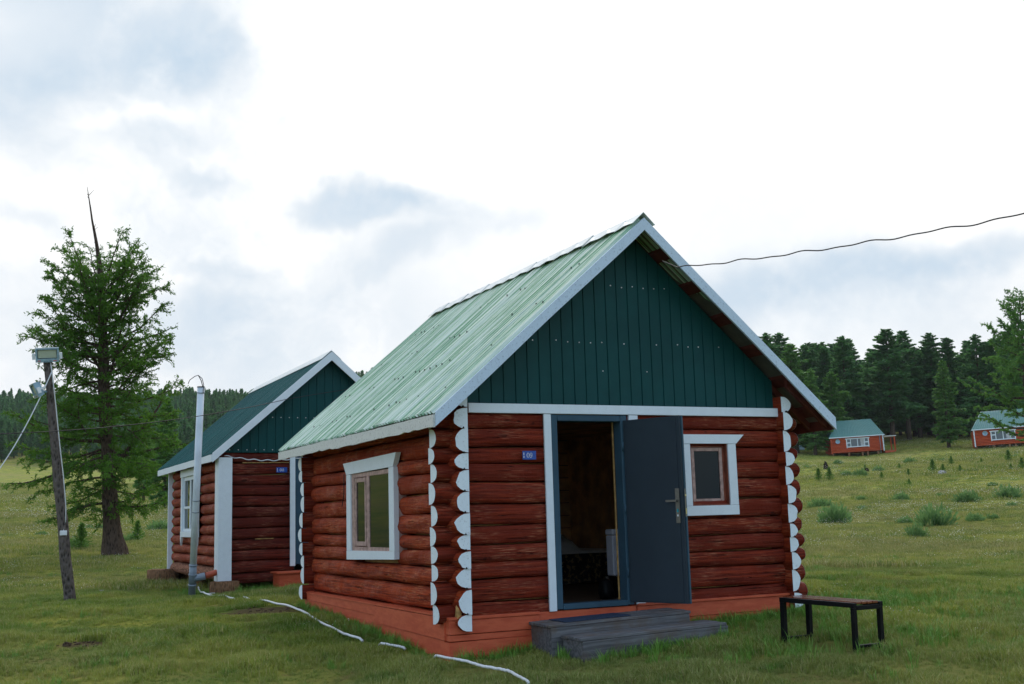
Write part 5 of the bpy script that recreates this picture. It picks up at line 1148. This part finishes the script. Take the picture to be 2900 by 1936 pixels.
for (cx, cy), r, q in DIRT:
    for k in range(46 if r > 1 else 26):
        x = cx+rg.normal()*r*.30; y = cy+rg.normal()*r*.30; s_ = rg.uniform(.012, .05)*(1 if r > 1 else .5); z = gz(x, y); mb.box(x-s_, x+s_*rg.uniform(.6, 1.2), y-s_, y+s_*.9, z-.02, z+s_*.7, 'dirt', s_*.3)
o = mb.obj('dirt_clods'); tag(o, 'crumbled brown earth lying on bare patches of the lawn', 'dirt clods', None, 'stuff')
# thin air between the camera and the far woods
def build_haze():
    mb = MB(); MATS['haze'] = bpy.data.materials.new('haze'); m = MATS['haze']; m.use_nodes = True; t = m.node_tree; t.nodes.clear()
    v = t.nodes.new('ShaderNodeVolumePrincipled'); v.inputs['Density'].default_value = .00010; v.inputs['Color'].default_value = (.86, .93, 1, 1); v.inputs['Anisotropy'].default_value = .2
    o = t.nodes.new('ShaderNodeOutputMaterial'); t.links.new(v.outputs[0], o.inputs['Volume'])
    mb.box(-820, 820, -820, 820, -60, 86, 'haze'); q = mb.obj('haze'); q['kind'] = 'stuff'; q['label'] = 'thin pale air in front of the far woods'; q['category'] = 'haze'
build_haze()
# ------------------------------------------------------------------ far cabins
def far_cabin(px, py, d, yaw_off, Lx, label, porch, dishx, flip=False):
    p = at(px, py, d); base = np.array([p[0], p[1], p[2]]); look = math.atan2(CAM[1]-p[1], CAM[0]-p[0]); rot = look+math.pi/2+yaw_off      # local -y faces the camera
    T = thing('log_cabin', label, 'cabin', tuple(base), (0, rad(-1.9), rot), 'log cabins of the camp'); D = 5.0; H0, H1 = .38, 2.62
    def mk(name, mb, par=T):
        o = mb.obj(name); o.parent = par; return o
    mb = MB(); n = 11; hh = (H1-H0)/n
    for i in range(n):
        z0 = H0+i*hh
        add_log(mb, (-.0, 0), (Lx, 0), (0, -1), z0, z0+hh, .1, .07, 'log_far', None, None, i)
    mk('front_wall', mb); mb = MB()
    for i in range(n): add_log(mb, (0, D), (Lx, D), (0, 1), H0+i*hh, H0+i*hh+hh, .1, .07, 'log_far', None, None, i)
    mk('back_wall', mb)
    for x, o_ in ((.0, -1), (Lx, 1)):
        mb = MB()
        for i in range(n): add_log(mb, (x, -.25), (x, D+.25), (o_, 0), H0+(i-.5)*hh, H0+(i+.5)*hh, .1, .08, 'log_far', 'white_end' if (x > 0) != flip else 'log_far', None, 30+i)
        mk('side_wall', mb)
    e = .22; zr = 5.15; a0, a1 = 1.35, .95
    P = {'a': (-e, -e-.1, H1), 'b': (Lx+e, -e-.1, H1), 'c': (Lx+e, D+e+.1, H1), 'd': (-e, D+e+.1, H1), 'r0': (a0, D/2, zr), 'r1': (Lx-a1, D/2, zr)}
    mb = MB(); V = []; F = []; cols = 60
    for i in range(cols+1):
        u = i/cols; rib = .03*(i % 2); lo = np.array(P['a'])*(1-u)+np.array(P['b'])*u; hi = np.array(P['r0'])*(1-u)+np.array(P['r1'])*u
        V += [tuple(lo+np.array([0, -rib, rib])), tuple(hi+np.array([0, -rib, rib]))]
    mb.add(V, [(2*i, 2*i+2, 2*i+3, 2*i+1) for i in range(cols)], 'roof_far'); mb.add([P[k] for k in ('b', 'c', 'r1')], [(0, 1, 2)], 'roof_far'); mb.add([P[k] for k in ('c', 'd', 'r0', 'r1')], [(0, 1, 2, 3)], 'roof_far'); mb.add([P[k] for k in ('d', 'a', 'r0')], [(0, 1, 2)], 'roof_far')
    mb.add([P[k] for k in 'abcd'], [(3, 2, 1, 0)], 'purlin_red'); rf = mk('roof', mb)
    mb = MB(); mb.box(-e-.02, Lx+e+.02, -e-.14, -e-.105, H1-.10, H1+.03, 'white_paint'); mb.box(Lx+e+.005, Lx+e+.035, -e-.1, D+e+.1, H1-.10, H1+.03, 'white_paint'); mk('fascia_board', mb, rf)
    wx0, wx1, wz0, wz1 = (2.15, 5.35, 1.08, 2.38) if not flip else (2.1, 5.2, 1.0, 2.3)
    mb = MB(); y0, y1 = -.16, -.06; t = .13
    mb.box(wx0, wx1, y0, y1, wz0, wz0+t, 'white_paint'); mb.box(wx0-.12, wx1+.12, y0-.01, y1, wz1-t, wz1, 'white_paint'); mb.box(wx0, wx0+t, y0, y1, wz0+t, wz1-t, 'white_paint'); mb.box(wx1-t, wx1, y0, y1, wz0+t, wz1-t, 'white_paint')
    for q in (wx0, wx1-.12): mb.prism([(q, wz0), (q+.12, wz0), (q+.06, wz0-.14)], 'y', y0, y1, 'white_paint')
    wn = mk('window', mb); mb = MB(); xs = [wx0+t, wx0+.62, (wx0+wx1)/2, wx1-.62, wx1-t]
    for q in xs[1:-1]: mb.box(q-.05, q+.05, -.13, -.075, wz0+t, wz1-t, 'white_paint')
    for q0, q1 in ((xs[0], xs[1]), (xs[3], xs[4])): mb.box(q0, q1, -.13, -.075, 1.66, 1.80, 'white_paint')
    mk('sash', mb, wn); mk('glass', MB().box(wx0+t, wx1-t, -.09, -.08, wz0+t, wz1-t, 'glass_far'), wn)
    mb = MB(); mb.box(xs[3]-.55, xs[3]-.06, -.10, -.095, wz0+t+.02, wz1-t-.02, 'curtain'); mk('curtain', mb, wn)
    mb = MB(); cx, cz = dishx, 2.02; mb.add([(cx+.33*math.cos(2*math.pi*j/20), -.30, cz+.33*math.sin(2*math.pi*j/20)) for j in range(20)]+[(cx+.18*math.cos(2*math.pi*j/20), -.24, cz+.18*math.sin(2*math.pi*j/20)) for j in range(20)]+[(cx, -.22, cz)], [(j, (j+1) % 20, 20+(j+1) % 20, 20+j) for j in range(20)]+[(20+j, 20+(j+1) % 20, 40) for j in range(20)], 'lamp_body', True)
    mb.tube([(cx, -.24, cz-.05), (cx, -.06, cz-.1)], .02, 'black_metal', 6); mb.tube([(cx, -.26, cz-.3), (cx, -.45, cz-.1)], .012, 'black_metal', 5); mk('satellite_dish', mb)
    for k, q in enumerate([.05, 2.3, 4.2, 4.95, 6.4][:5]): mk('block', MB().box(q, q+.26, -.02, .26, -.35, H0-.02, 'stump_wood', .02))
    if porch:
        mb = MB(); mb.tube([(Lx-.45, -.16, 0), (Lx-.45, -.16, H1-.1)], .05, 'pvc_grey', 8); mk('drain_pipe', mb)
        mb = MB(); mb.box(Lx+.2, Lx+1.75, .3, 3.0, .0, .30, 'plinth_orange'); mk('porch_deck', mb); mk('porch_post', MB().box(Lx+1.6, Lx+1.76, .32, .48, .3, 2.3, 'log_far')); mk('porch_post', MB().box(Lx+1.6, Lx+1.76, 2.8, 2.96, .3, 2.3, 'log_far'))
        mk('porch_roof', MB().box(Lx+.2, Lx+1.95, .15, 3.1, 2.32, 2.42, 'roof_cap')); mk('door', MB().box(Lx+.085, Lx+.12, .9, 1.8, .45, 2.3, 'black_metal'))
    return T
far_cabin(1909, 1046, 165, rad(9), 7.35, 'hipped-roof orange-red log cabin far up the meadow with a dish and side porch', True, .95)
far_cabin(2238, 1030, 155, rad(3), 8.2, 'farther orange-red log cabin at the right edge half hidden by larch branches', False, 1.4, True)
p, d = hit(1805, 1046, 100); p = at(1803, 1043, 178); z = gz(p[0], p[1]); WP = thing('wood_pile', 'small stack of reddish firewood left of the hipped cabin', 'wood pile', (p[0], p[1], z-.1)); 
for k in range(5):
    mb = MB(); mb.tube([(-1.6+.2*(k % 2), -.1*k, .15+.27*k), (1.5-.15*k, -.1*k, .15+.27*k)], .15, 'stump_wood', 8); o = mb.obj('log', None); o.parent = WP
p = at(1837, 1031, 178); z = gz(p[0], p[1]); mb = MB(); mb.box(-.55, .55, -.4, .4, 0, .75, 'lamp_body', .15); o = mb.obj('tarp_bundle'); o.location = (p[0], p[1], max(z, p[2]-.5)); tag(o, 'pale blue covered bundle seen past the cabin corner', 'bundle')
